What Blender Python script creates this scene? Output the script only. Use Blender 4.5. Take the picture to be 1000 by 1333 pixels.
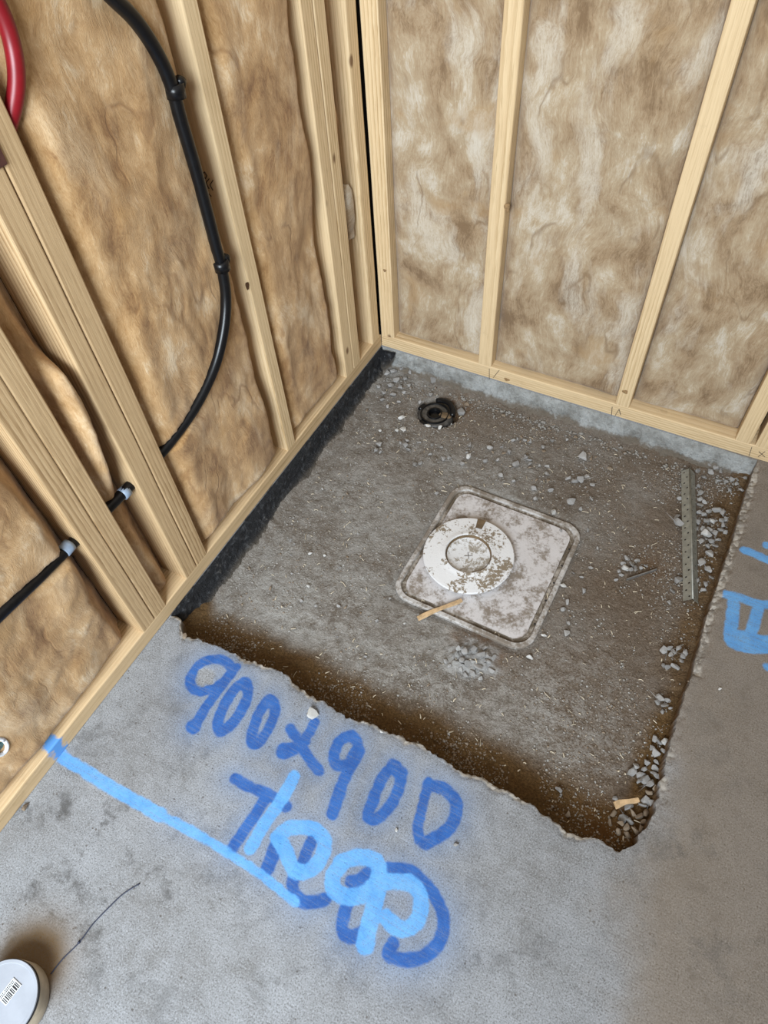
import bpy, bmesh, math, random
import numpy as np
from mathutils import Vector, Matrix

for o in list(bpy.data.objects): bpy.data.objects.remove(o)
scene = bpy.context.scene
COL = scene.collection
random.seed(7); RNG = np.random.default_rng(11)

# ------------------------------------------------------------------ camera
FPX = 915.2648
CAM = np.array([1.02038, -1.73844, 1.65])
ROT = np.array([[0.8837693536660532, 0.46509931645497177, -0.05132597153298296],
                [0.34283928360640553, -0.7182669891848412, -0.6054368322654231],
                [-0.31845400788329425, 0.5174699586260649, -0.7942366692508007]])
cam = bpy.data.cameras.new('camera'); camo = bpy.data.objects.new('camera', cam); COL.objects.link(camo)
cam.sensor_fit = 'VERTICAL'; cam.sensor_height = 36; cam.lens = FPX/1333*36; cam.clip_start = 0.02
m = Matrix.Identity(4)
for i in range(3):
    m[i][0] = ROT[0][i]; m[i][1] = -ROT[1][i]; m[i][2] = -ROT[2][i]; m[i][3] = CAM[i]
camo.matrix_world = m
scene.camera = camo

# ------------------------------------------------------------------ world, daylight, exposure
w = bpy.data.worlds.new('world'); scene.world = w; w.use_nodes = True
bgn = w.node_tree.nodes['Background']
bgn.inputs[0].default_value = (1.0, 0.94, 0.86, 1); bgn.inputs[1].default_value = 0.74
def area(name, loc, target, sx, sy, power, color):
    l = bpy.data.lights.new(name, 'AREA'); l.shape = 'RECTANGLE'; l.size = sx; l.size_y = sy
    l.energy = power; l.color = color
    o = bpy.data.objects.new(name, l); COL.objects.link(o); o.location = loc
    o.rotation_euler = (Vector(target)-Vector(loc)).to_track_quat('-Z', 'Y').to_euler()
    return o
# the wide doorway opening behind the photographer
area('doorway_daylight', (1.30, -4.2, 2.55), (0.5, -0.9, 0.0), 1.9, 1.7, 325, (0.82, 0.92, 1.0))
vs = scene.view_settings
vs.view_transform = 'Standard'; vs.look = 'None'; vs.gamma = 1; vs.use_curve_mapping = False; vs.exposure = 0.0

# ------------------------------------------------------------------ maths helpers
def ray(px, py):
    d = np.array([(px-500)/FPX, (py-666.5)/FPX, 1.0]) @ ROT
    return d
def PZ(px, py, z=0.0):            # point of the ground plane z
    d = ray(px, py); t = (z-CAM[2])/d[2]; return CAM+d*t
def PX(px, py, x=0.0):            # point of a plane parallel to the left wall
    d = ray(px, py); t = (x-CAM[0])/d[0]; return CAM+d*t
def PY(px, py, y=0.0):
    d = ray(px, py); t = (y-CAM[1])/d[1]; return CAM+d*t
_perm = np.random.default_rng(5).permutation(512)
_perm = np.concatenate([_perm, _perm, _perm])
_ang = np.random.default_rng(6).uniform(0, 2*np.pi, 512); _gx, _gy = np.cos(_ang), np.sin(_ang)
def perlin(x, y, seed=0):
    x = np.asarray(x, float)+seed*17.31; y = np.asarray(y, float)+seed*9.77
    xi = np.floor(x).astype(int); yi = np.floor(y).astype(int); xf = x-xi; yf = y-yi
    u = xf*xf*xf*(xf*(xf*6-15)+10); v = yf*yf*yf*(yf*(yf*6-15)+10)
    def g(ix, iy, dx, dy):
        h = _perm[(_perm[ix % 512]+iy) % 512]; return _gx[h]*dx+_gy[h]*dy
    a = g(xi, yi, xf, yf); b = g(xi+1, yi, xf-1, yf); c = g(xi, yi+1, xf, yf-1); d = g(xi+1, yi+1, xf-1, yf-1)
    return (a+(b-a)*u+(c-a)*v+(a-b-c+d)*u*v)*1.5
def fbm(x, y, octv=4, seed=0, rough=.5):
    s = 0; a = 1; t = 0
    for i in range(octv):
        s = s+a*perlin(x*2**i, y*2**i, seed+i*3); t += a; a *= rough
    return s/t
def sstep(a, b, x):
    t = np.clip((x-a)/(b-a), 0, 1); return t*t*(3-2*t)
def rnd(): return random.random()

# ------------------------------------------------------------------ object helpers
def new_obj(name, verts, faces, mat=None, parent=None, smooth=False):
    me = bpy.data.meshes.new(name)
    if isinstance(faces, np.ndarray):
        n = len(verts); k = faces.shape[1]; nf = len(faces)
        me.vertices.add(n); me.vertices.foreach_set('co', np.asarray(verts, np.float32).ravel())
        me.loops.add(nf*k); me.loops.foreach_set('vertex_index', faces.astype(np.int32).ravel())
        me.polygons.add(nf); me.polygons.foreach_set('loop_start', np.arange(0, nf*k, k, dtype=np.int32))
        me.update(calc_edges=True)
    else:
        me.from_pydata([tuple(v) for v in verts], [], faces); me.update()
    me.validate()
    if smooth: me.polygons.foreach_set('use_smooth', np.ones(len(me.polygons), bool))
    if mat: me.materials.append(mat)
    o = bpy.data.objects.new(name, me); COL.objects.link(o)
    if parent: o.parent = parent
    return o
def attr(o, name, arr):
    a = o.data.attributes.new(name, 'FLOAT', 'POINT'); a.data.foreach_set('value', np.asarray(arr, np.float32))
def tag(o, label, cat, group=None):
    o['label'] = label; o['category'] = cat
    if group: o['group'] = group
    return o
def struct(o, label=None):
    o['kind'] = 'structure'
    if label: o['label'] = label
    return o
def empty(name, loc, rz=0):
    o = bpy.data.objects.new(name, None); COL.objects.link(o); o.location = Vector(loc); o.rotation_euler = (0, 0, rz)
    o.empty_display_size = .05
    return o
def box(name, lo, hi, mat, parent=None, bevel=0):
    bm = bmesh.new(); bmesh.ops.create_cube(bm, size=1)
    for v in bm.verts:
        for i in range(3): v.co[i] = lo[i]+(v.co[i]+.5)*(hi[i]-lo[i])
    if bevel: bmesh.ops.bevel(bm, geom=bm.edges[:], offset=bevel, segments=2, affect='EDGES', profile=.5)
    me = bpy.data.meshes.new(name); bm.to_mesh(me); bm.free(); me.materials.append(mat)
    o = bpy.data.objects.new(name, me); COL.objects.link(o)
    if parent: o.parent = parent
    return o
def catmull(pts, n=10):
    p = [np.array(q, float) for q in pts]; p = [2*p[0]-p[1]]+p+[2*p[-1]-p[-2]]; out = []
    for i in range(1, len(p)-2):
        for k in range(n):
            t = k/n; a, b, c, d = p[i-1], p[i], p[i+1], p[i+2]
            out.append(.5*((2*b)+(c-a)*t+(2*a-5*b+4*c-d)*t*t+(3*b-a-3*c+d)*t**3))
    out.append(p[-2]); return np.array(out)
def tube(name, path, r, mat, parent=None, seg=14, caps=True):
    path = np.asarray(path, float); n = len(path); r = np.broadcast_to(np.asarray(r, float), (n,))
    verts = []; faces = []
    t0 = path[1]-path[0]; t0 /= np.linalg.norm(t0)
    up = np.array([0, 0, 1.]) if abs(t0[2]) < .9 else np.array([1., 0, 0])
    nrm = np.cross(t0, up); nrm /= np.linalg.norm(nrm)
    for i in range(n):
        t = path[min(i+1, n-1)]-path[max(i-1, 0)]; t /= np.linalg.norm(t)
        nrm = nrm-t*np.dot(nrm, t); nrm /= np.linalg.norm(nrm); bi = np.cross(t, nrm)
        for k in range(seg):
            a = 2*math.pi*k/seg; verts.append(path[i]+r[i]*(math.cos(a)*nrm+math.sin(a)*bi))
    for i in range(n-1):
        for k in range(seg):
            faces.append((i*seg+k, i*seg+(k+1) % seg, (i+1)*seg+(k+1) % seg, (i+1)*seg+k))
    if caps: faces += [tuple(range(seg))[::-1], tuple(range((n-1)*seg, n*seg))]
    return new_obj(name, verts, faces, mat, parent, smooth=True)
def lathe(name, prof, mat, parent=None, seg=48, wob=0, sm=True):
    verts = []; faces = []; n = len(prof)
    for k in range(seg):
        a = 2*math.pi*k/seg
        for r, z in prof: verts.append((r*math.cos(a), r*math.sin(a), z))
    for k in range(seg):
        for i in range(n-1):
            faces.append((k*n+i, ((k+1) % seg)*n+i, ((k+1) % seg)*n+i+1, k*n+i+1))
    o = new_obj(name, verts, faces, mat, parent)
    if sm:
        o.data.polygons.foreach_set('use_smooth', np.ones(len(o.data.polygons), bool))
        md = o.modifiers.new('edge', 'EDGE_SPLIT'); md.split_angle = math.radians(35)
    return o
def grid_faces(nu, nv):
    i, j = np.meshgrid(np.arange(nu-1), np.arange(nv-1), indexing='ij')
    a = (i*nv+j).ravel(); return np.stack([a, a+nv, a+nv+1, a+1], 1)

# ------------------------------------------------------------------ material helpers
class NT:
    def __init__(s, name):
        s.m = bpy.data.materials.new(name); s.m.use_nodes = True; s.t = s.m.node_tree; s.n = s.t.nodes; s.l = s.t.links
        s.b = s.n['Principled BSDF']
    def node(s, ty, **kw):
        n = s.n.new(ty)
        for k, v in kw.items(): setattr(n, k, v)
        return n
    def set(s, inp, v):
        if hasattr(v, 'is_linked') or hasattr(v, 'links'): s.l.new(v, inp)
        else: inp.default_value = v
    def coord(s, kind='Object'): return s.node('ShaderNodeTexCoord').outputs[kind]
    def mapping(s, vec, loc=(0,0,0), rot=(0,0,0), scale=(1,1,1)):
        n = s.node('ShaderNodeMapping'); s.set(n.inputs[0], vec); s.set(n.inputs[1], loc); n.inputs[2].default_value = rot; n.inputs[3].default_value = scale
        return n.outputs[0]
    def noise(s, vec, scale, detail=4, rough=.55, dist=0, out=0):
        n = s.node('ShaderNodeTexNoise'); s.set(n.inputs['Vector'], vec); n.inputs['Scale'].default_value = scale
        n.inputs['Detail'].default_value = detail; n.inputs['Roughness'].default_value = rough; n.inputs['Distortion'].default_value = dist
        return n.outputs[out]
    def voro(s, vec, scale, feature='F1', out='Distance', rand=1):
        n = s.node('ShaderNodeTexVoronoi', feature=feature); s.set(n.inputs['Vector'], vec); n.inputs['Scale'].default_value = scale
        n.inputs['Randomness'].default_value = rand
        return n.outputs[out]
    def ramp(s, fac, stops, interp='LINEAR'):
        n = s.node('ShaderNodeValToRGB'); s.set(n.inputs[0], fac); cr = n.color_ramp; cr.interpolation = interp
        while len(cr.elements) < len(stops): cr.elements.new(.5)
        for e, (p, c) in zip(cr.elements, stops):
            e.position = p; e.color = (*c, 1) if len(c) == 3 else c
        return n.outputs[0]
    def mr(s, v, a, b, c=0, d=1, smooth=True):
        n = s.node('ShaderNodeMapRange'); s.set(n.inputs[0], v)
        for i, q in enumerate((a, b, c, d)): s.set(n.inputs[i+1], q)
        if smooth: n.interpolation_type = 'SMOOTHSTEP'
        return n.outputs[0]
    def math(s, op, a, b=0, clamp=False):
        n = s.node('ShaderNodeMath', operation=op, use_clamp=clamp); s.set(n.inputs[0], a); s.set(n.inputs[1], b); return n.outputs[0]
    def mix(s, fac, a, b, mode='MIX'):
        n = s.node('ShaderNodeMix', data_type='RGBA', blend_type=mode)
        s.set(n.inputs[0], fac)
        for i, q in ((6, a), (7, b)): s.set(n.inputs[i], (*q, 1) if isinstance(q, tuple) and len(q) == 3 else q)
        return n.outputs[2]
    def attr(s, name): return s.node('ShaderNodeAttribute', attribute_name=name).outputs['Fac']
    def rand(s): return s.node('ShaderNodeObjectInfo').outputs['Random']
    def bump(s, h, strength, dist=.01, nrm=None):
        n = s.node('ShaderNodeBump'); n.inputs['Strength'].default_value = strength; n.inputs['Distance'].default_value = dist
        s.set(n.inputs['Height'], h)
        if nrm: s.l.new(nrm, n.inputs['Normal'])
        return n.outputs[0]
    def vadd(s, a, b, op='ADD'):
        n = s.node('ShaderNodeVectorMath', operation=op); s.set(n.inputs[0], a); s.set(n.inputs[1], b); return n.outputs[0]
    def vscale(s, a, f):
        n = s.node('ShaderNodeVectorMath', operation='SCALE'); s.set(n.inputs[0], a); s.set(n.inputs['Scale'], f); return n.outputs[0]
    def comb(s, x, y, z):
        n = s.node('ShaderNodeCombineXYZ')
        for i, q in enumerate((x, y, z)): s.set(n.inputs[i], q)
        return n.outputs[0]
    def sep(s, v):
        n = s.node('ShaderNodeSeparateXYZ'); s.set(n.inputs[0], v); return n.outputs
    def done(s, col=None, rough=.6, normal=None, metal=0, spec=None):
        if col is not None: s.set(s.b.inputs['Base Color'], (*col, 1) if isinstance(col, tuple) and len(col) == 3 else col)
        s.set(s.b.inputs['Roughness'], rough); s.b.inputs['Metallic'].default_value = metal
        if normal is not None: s.l.new(normal, s.b.inputs['Normal'])
        if spec is not None: s.b.inputs['Specular IOR Level'].default_value = spec
        return s.m

def mat_wood(name, pale, mid, dark, paint=None):
    s = NT(name); r = s.rand()
    co = s.vadd(s.coord(), s.comb(s.math('MULTIPLY', r, .37), s.math('MULTIPLY', s.math('FRACT', s.math('MULTIPLY', r, 7.13)), .22), s.math('MULTIPLY', r, 53.)))
    st = s.mapping(co, scale=(1, 1, .05))
    wv = s.node('ShaderNodeTexWave', wave_type='RINGS', rings_direction='Z', wave_profile='SAW'); s.set(wv.inputs['Vector'], st)
    wv.inputs['Scale'].default_value = 38; wv.inputs['Distortion'].default_value = 2.2; wv.inputs['Detail'].default_value = 2
    wv.inputs['Detail Scale'].default_value = 9
    fine = s.noise(s.mapping(co, scale=(1, 1, .025)), 420, 3, .6)
    big = s.noise(s.mapping(co, scale=(1, 1, .12)), 9, 3)
    c = s.ramp(wv.outputs['Fac'], [(0, pale), (.55, mid), (.9, dark), (1, pale)])
    c = s.mix(s.mr(big, .35, .7), c, s.mix(.5, pale, mid))
    c = s.mix(s.mr(fine, .45, .75, 0, .5), c, dark)
    kn = s.voro(s.mapping(co, scale=(1, 1, .55)), 7.5)
    c = s.mix(s.mr(kn, .035, .085, .85, 0), c, (.13, .06, .025))
    c = s.mix(s.mr(s.noise(co, 14, 5, .7), .6, .8, 0, .35), c, (.25, .16, .08))
    if paint is not None:
        z = s.sep(s.coord())[2]
        d = s.math('ABSOLUTE', s.math('SUBTRACT', z, paint[0]))
        d = s.math('ADD', d, s.math('MULTIPLY', s.math('SUBTRACT', s.noise(s.coord(), 55, 4), .5), .05))
        c = s.mix(s.mr(d, paint[1]*.6, paint[1]*1.4, .92, 0), c, (.07, .30, .72))
    h = s.math('ADD', s.math('MULTIPLY', wv.outputs['Fac'], .5), fine)
    return s.done(c, .68, s.bump(h, .35, .0015), spec=.3)
WOOD = mat_wood('pine', (.74, .575, .355), (.65, .475, .275), (.45, .30, .148))
WOODT = mat_wood('pine_tan', (.60, .435, .25), (.49, .33, .175), (.31, .19, .088))

def mat_batt(name, dark, mid, pale, white, wamt, streak):
    s = NT(name); r = s.rand()
    co = s.vadd(s.coord(), s.comb(s.math('MULTIPLY', r, 31.), s.math('MULTIPLY', r, 17.), 0))
    wp = s.vscale(s.vadd(s.noise(co, 2.6, 2, .5, out=1), (-.5, -.5, -.5)), .15)
    wp2 = s.vscale(s.vadd(s.noise(co, 9, 3, .55, out=1), (-.5, -.5, -.5)), .045)
    cw = s.vadd(s.vadd(co, wp), wp2)
    cloud = s.noise(s.mapping(cw, rot=(0, 0, streak), scale=(1, .62, 1)), 13, 6, .60)
    large = s.noise(cw, 4.2, 3, .5)
    fibA = s.noise(s.mapping(cw, rot=(0, 0, streak), scale=(1, .07, 1)), 210, 5, .66)
    fibB = s.noise(s.mapping(cw, rot=(0, 0, streak+.9), scale=(1, .07, 1)), 170, 5, .66)
    fine = s.noise(s.mapping(cw, rot=(0, 0, streak-.4), scale=(1, .3, 1)), 420, 3, .7)
    f = s.sep(s.mix(s.mr(s.noise(co, 5, 2), .42, .58), fibA, fibB))[0]
    f = s.math('ADD', s.math('MULTIPLY', f, .6), s.math('MULTIPLY', fine, .4))
    t = s.math('ADD', s.math('ADD', s.math('MULTIPLY', cloud, .52), s.math('MULTIPLY', large, .26)), s.math('MULTIPLY', f, .36))
    c = s.ramp(t, [(.455, dark), (.535, mid), (.61, pale), (.70, white)])
    band = s.noise(s.mapping(cw, rot=(0, 0, streak+.3), scale=(1, .30, 1)), 9, 5, .58)
    c = s.mix(s.math('MULTIPLY', s.mr(band, .50, .66, 0, wamt), s.mr(f, .38, .58, .45, 1)), c, white)
    gold = s.noise(cw, 8, 3, .5)
    c = s.mix(s.mr(gold, .58, .72, 0, .45), c, s.mix(.5, mid, (.42, .24, .08)))
    vein = s.math('ABSOLUTE', s.math('SUBTRACT', s.noise(s.mapping(cw, rot=(0, 0, streak), scale=(1, .35, 1)), 5, 3, .5), .5))
    vm = s.math('MULTIPLY', s.mr(vein, 0, .016, .55, 0), s.mr(s.noise(co, 6, 2), .48, .58))
    c = s.mix(vm, c, dark)
    h = s.math('SUBTRACT', s.math('ADD', s.math('MULTIPLY', f, .7), s.math('MULTIPLY', cloud, .5)), s.math('MULTIPLY', vm, .5))
    n = s.bump(h, .40, .006)
    s.b.inputs['Sheen Weight'].default_value = .15; s.b.inputs['Sheen Roughness'].default_value = .6
    return s.done(c, .95, n, spec=.1)
BATT_L = mat_batt('glasswool_gold', (.23, .115, .042), (.385, .225, .096), (.495, .315, .155), (.66, .51, .335), .42, .15)
BATT_B = mat_batt('glasswool_beige', (.20, .128, .070), (.325, .228, .137), (.42, .325, .215), (.58, .52, .43), .75, -.75)

def mat_slab():
    s = NT('slab_concrete'); co = s.coord()
    cw = s.vadd(co, s.vscale(s.vadd(s.noise(co, 6, 3, out=1), (-.5,)*3), .06))
    n1 = s.noise(cw, 3.4, 7, .68); n2 = s.noise(cw, 22, 8, .74); n3 = s.noise(co, 300, 4, .72)
    br = s.noise(s.mapping(co, rot=(0, 0, .55), scale=(.06, 1, 1)), 190, 4, .65)
    c = s.ramp(n1, [(.28, (.20, .19, .178)), (.5, (.285, .285, .286)), (.72, (.345, .35, .36))])
    c = s.mix(s.mr(n2, .42, .74, 0, .55), c, (.40, .405, .415))
    c = s.mix(s.mr(n2, .45, .30, 0, .55), c, (.15, .14, .128))
    c = s.mix(s.mr(n3, .49, .36, 0, .8), c, (.10, .094, .088)); c = s.mix(s.mr(n3, .53, .64, 0, .6), c, (.48, .485, .50))
    c = s.mix(s.mr(br, .54, .70, 0, .22), c, (.48, .49, .505))
    sp = s.voro(co, 60); spm = s.mr(sp, .10, .16, .75, 0)
    gate = s.mr(s.voro(co, 60, out='Color'), .72, .76)
    c = s.mix(s.math('MULTIPLY', spm, gate), c, (.12, .10, .085))
    c = s.mix(s.mr(s.noise(cw, 5, 7, .72), .55, .72, 0, .35), c, (.17, .155, .14))
    # tracked earth, plus shade on the right side painted into the colour
    dm = s.attr('dirt_shade'); dn = s.noise(cw, 9, 6, .65)
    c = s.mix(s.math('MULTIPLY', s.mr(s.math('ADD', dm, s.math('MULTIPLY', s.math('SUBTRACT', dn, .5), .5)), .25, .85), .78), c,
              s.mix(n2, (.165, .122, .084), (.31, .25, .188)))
    c = s.mix(s.math('MULTIPLY', s.mr(s.noise(cw, 8.5, 8, .76), .50, .66, 0, .85), s.attr('smut')), c, (.085, .08, .075))
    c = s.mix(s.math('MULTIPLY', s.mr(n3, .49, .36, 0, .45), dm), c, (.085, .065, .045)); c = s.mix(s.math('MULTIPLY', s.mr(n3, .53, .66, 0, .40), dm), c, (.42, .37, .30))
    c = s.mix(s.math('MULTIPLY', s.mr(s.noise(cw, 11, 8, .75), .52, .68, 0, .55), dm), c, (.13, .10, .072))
    c = s.mix(1.0, c, (.83, .845, .875), 'MULTIPLY')
    # spray paint
    brk = s.mr(s.math('ADD', n3, s.math('MULTIPLY', br, .8)), .62, 1.02, .50, 1.08)
    halo = s.attr('halo'); c = s.mix(s.math('MULTIPLY', halo, s.mr(n3, .3, .7, .3, 1.0)), c, (.10, .23, .48))
    pd = s.math('MULTIPLY', s.mr(s.math('ADD', s.attr('paint_dark'), s.math('MULTIPLY', s.math('SUBTRACT', n2, .5), .45)), .15, .72), brk, True)
    c = s.mix(s.math('MULTIPLY', pd, .95), c, s.mix(s.mr(n2, .3, .7), (.008, .066, .28), (.020, .115, .40)))
    pl = s.math('MULTIPLY', s.mr(s.math('ADD', s.attr('paint_light'), s.math('MULTIPLY', s.math('SUBTRACT', n2, .5), .5)), .15, .65), brk, True)
    c = s.mix(s.math('MULTIPLY', pl, .93), c, s.mix(s.mr(n2, .3, .7), (.085, .29, .64), (.14, .38, .72)))
    c = s.mix(s.math('MULTIPLY', s.attr('brown'), s.mr(n3, .25, .7, .55, 1.05)), c, (.155, .09, .03))
    # broken edge and earthy sides of the cut
    fr = s.attr('frac'); agg = s.voro(co, 95, out='Color')
    ac = s.mix(.75, s.mix(s.mr(n2, .35, .7), (.16, .13, .095), (.40, .36, .31)), s.mix(s.mr(agg, .2, .8), (.17, .15, .13), (.45, .42, .38)))
    c = s.mix(s.mr(fr, .3, .7), c, ac)
    so = s.attr('soil'); c = s.mix(so, c, s.mix(n2, (.085, .045, .014), (.20, .115, .045)))
    h = s.math('ADD', s.math('MULTIPLY', n3, .35), s.math('ADD', s.math('MULTIPLY', n2, .5), s.math('MULTIPLY', br, .35)))
    h = s.math('SUBTRACT', h, s.math('MULTIPLY', s.math('MULTIPLY', spm, gate), .8))
    h2 = s.math('MULTIPLY', s.voro(co, 95), s.math('MULTIPLY', fr, 2))
    return s.done(c, .82, s.bump(s.math('SUBTRACT', h, h2), .5, .003), spec=.35)
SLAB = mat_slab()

def mat_recess():
    s = NT('recess_concrete'); co = s.coord()
    cw = s.vadd(co, s.vscale(s.vadd(s.noise(co, 7, 4, out=1), (-.5,)*3), .08))
    n1 = s.noise(cw, 4.0, 8, .72); n2 = s.noise(cw, 26, 7, .74); n3 = s.noise(co, 170, 5, .72)
    c = s.ramp(n1, [(.30, (.125, .098, .074)), (.45, (.205, .180, .155)), (.57, (.275, .26, .24)), (.70, (.355, .345, .33))])
    c = s.mix(s.mr(n2, .50, .72, 0, .6), c, (.42, .41, .39))
    c = s.mix(s.mr(n2, .48, .30, 0, .7), c, (.11, .082, .056))
    c = s.mix(s.mr(n3, .54, .68, 0, .75), c, (.50, .485, .46))
    c = s.mix(s.mr(n3, .46, .30, 0, .55), c, (.10, .075, .052))
    e = s.attr('earth')
    em = s.mr(s.math('ADD', e, s.math('MULTIPLY', s.math('SUBTRACT', n2, .5), .8)), .25, .8)
    c = s.mix(s.math('MULTIPLY', em, .8), c, s.mix(s.mr(n3, .3, .7), (.105, .068, .040), (.20, .145, .10)))
    so = s.attr('soil')
    sm = s.mr(s.math('ADD', so, s.math('MULTIPLY', s.math('SUBTRACT', n2, .5), .22)), .12, .75)
    c = s.mix(s.math('MULTIPLY', sm, .96), c, s.mix(s.mr(n3, .35, .7), (.085, .045, .012), (.185, .105, .036)))
    du = s.attr('dust'); c = s.mix(s.math('MULTIPLY', du, s.mr(s.math('ADD', n2, s.math('MULTIPLY', s.math('SUBTRACT', n3, .5), .6)), .40, .66)), c, (.43, .42, .40))
    c = s.mix(1.0, c, (.90, .885, .87), 'MULTIPLY')
    r = s.attr('rust'); c = s.mix(s.math('MULTIPLY', r, s.mr(n2, .3, .6)), c, (.13, .06, .015))
    g = s.attr('grey'); c = s.mix(s.math('MULTIPLY', g, s.mr(n3, .25, .65, .4, .95)), c, s.mix(n2, (.32, .33, .34), (.62, .62, .62)))
    h = s.math('ADD', s.math('MULTIPLY', n2, 1.0), s.math('MULTIPLY', n3, .5))
    return s.done(c, .88, s.bump(h, 1.0, .009), spec=.3)
RECESS = mat_recess()

def mat_upstand():
    s = NT('upstand_concrete'); co = s.coord()
    n1 = s.noise(co, 13, 7, .72); n2 = s.noise(co, 80, 5, .72)
    c = s.ramp(n1, [(.3, (.14, .135, .122)), (.47, (.29, .292, .28)), (.62, (.42, .43, .425))])
    c = s.mix(s.mr(n2, .5, .3, 0, .5), c, (.16, .145, .125)); c = s.mix(s.mr(n2, .55, .75, 0, .5), c, (.52, .53, .53))
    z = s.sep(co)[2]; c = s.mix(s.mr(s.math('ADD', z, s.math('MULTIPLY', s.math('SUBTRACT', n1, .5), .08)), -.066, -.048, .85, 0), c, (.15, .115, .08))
    return s.done(c, .85, s.bump(s.math('ADD', s.math('MULTIPLY', n1, 2), n2), .9, .010))
UPSTAND = mat_upstand()

def mat_simple(name, col, rough=.5, var=.3, scale=40, bump=.0, spec=.5, metal=0, col2=None):
    s = NT(name); co = s.coord(); n = s.noise(co, scale, 5, .6)
    d = col2 if col2 else tuple(x*(1-var) for x in col)
    c = s.mix(s.mr(n, .35, .68), d, col)
    return s.done(c, rough, s.bump(n, bump, .003) if bump else None, spec=spec, metal=metal)
def mat_membrane():
    s = NT('bitumen_membrane'); co = s.coord(); n = s.noise(co, 60, 7, .74); n2 = s.noise(co, 13, 6, .68)
    c = s.mix(s.mr(n, .50, .66, 0, .75), (.008, .009, .012), (.105, .11, .12))
    c = s.mix(s.math('MULTIPLY', s.mr(n2, .60, .70, 0, .9), s.mr(n, .45, .6)), c, (.33, .31, .28))
    c = s.mix(s.math('MULTIPLY', s.attr('dust'), s.mr(n, .3, .6, .5, 1)), c, (.20, .165, .125))
    return s.done(c, s.mr(n, .3, .7, .32, .75), s.bump(s.math('ADD', n, n2), 1.0, .014), spec=.4)
MEMB = mat_membrane()
def mat_stone(name, a, b, earth):
    s = NT(name); r = s.rand(); co = s.vadd(s.coord(), s.comb(s.math('MULTIPLY', r, 9), 0, 0))
    n = s.noise(co, 60, 5, .7); c = s.mix(s.math('ADD', s.math('MULTIPLY', n, .5), s.math('MULTIPLY', r, .5)), a, b)
    c = s.mix(s.mr(s.noise(co, 38, 4, .6), .50, .68, 0, earth), c, (.19, .13, .08))
    return s.done(c, .85, s.bump(n, .4, .003), spec=.3)
STONE = mat_stone('gravel_grey', (.19, .187, .185), (.44, .435, .43), .75)
STONE_P = mat_stone('gravel_pale', (.42, .415, .40), (.66, .65, .635), .4)
STONE_D = mat_stone('gravel_earthy', (.16, .115, .075), (.34, .28, .22), .9)
STONE_E = mat_stone('gravel_dusty', (.20, .185, .165), (.42, .40, .375), .85)
def mat_plastic_dirty(name, clean, dirt_shade, lo, hi, sc=14):
    s = NT(name); co = s.coord(); n = s.noise(co, sc, 7, .72); n2 = s.noise(co, 120, 4, .7)
    c = s.mix(s.mr(s.math('ADD', n, s.math('MULTIPLY', s.math('SUBTRACT', n2, .5), .35)), lo, hi), clean, dirt_shade)
    c = s.mix(s.mr(n2, .62, .75, 0, .5), c, (.17, .12, .08))
    return s.done(c, s.mr(n, .4, .6, .4, .85), s.bump(s.math('ADD', n, n2), .35, .002))
TRAYM = mat_plastic_dirty('dusty_white_tray', (.53, .505, .505), (.20, .163, .13), .44, .64, 17)
RIMM = mat_plastic_dirty('dusty_white_rim', (.47, .45, .435), (.19, .158, .128), .40, .58, 11)
DISCM = mat_plastic_dirty('white_plastic_flange', (.66, .655, .66), (.21, .165, .115), .53, .60, 15)
DISHM = mat_plastic_dirty('white_plastic_dish', (.62, .615, .62), (.27, .235, .19), .47, .62, 30)
BLACKP = mat_simple('black_plastic', (.006, .006, .007), .30, .3, 60, spec=.32)
BLACKD = mat_simple('dusty_black_plastic', (.085, .078, .072), .4, .6, 70, .2)
MUD = mat_simple('mud', (.16, .105, .055), .9, .4, 60, .5)
GREYM = mat_simple('galvanised_grey', (.315, .31, .27), .42, .25, 55, .1, metal=.35)
REDP = mat_simple('red_plastic', (.24, .006, .012), .38, .25, 20)
WHITEP = mat_simple('white_plastic', (.80, .81, .84), .45, .12, 30)
SLEEVE = mat_simple('pale_blue_plastic', (.33, .42, .55), .45, .3, 30)
LID = mat_simple('lid_white', (.38, .405, .46), .45, .14, 12)
TUB = mat_simple('tub_cream', (.50, .42, .31), .55, .35, 25)
PRINT = mat_simple('ink_black', (.012, .012, .014), .7, 0)
PAPER = mat_simple('label_paper', (.60, .61, .62), .7, .05)
PENCIL = mat_simple('pencil', (.10, .075, .05), .8, .2)
TEAL = mat_simple('teal_core', (.05, .17, .16), .5, .2)
STICK = mat_simple('splinter_wood', (.62, .42, .23), .75, .35, 60, .3)
STEELD = mat_simple('dull_steel', (.30, .30, .30), .45, .3, 80, metal=.6)
WRAP = mat_simple('wall_wrap', (.06, .045, .03), .9, .3, 8)
WIRE = mat_simple('wire_blue_black', (.022, .028, .06), .5, .2)
BRACKET = mat_simple('brown_bracket', (.09, .035, .028), .5, .3)
SHAVE = mat_simple('wood_shaving', (.70, .60, .45), .8, .35, 30)

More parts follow.
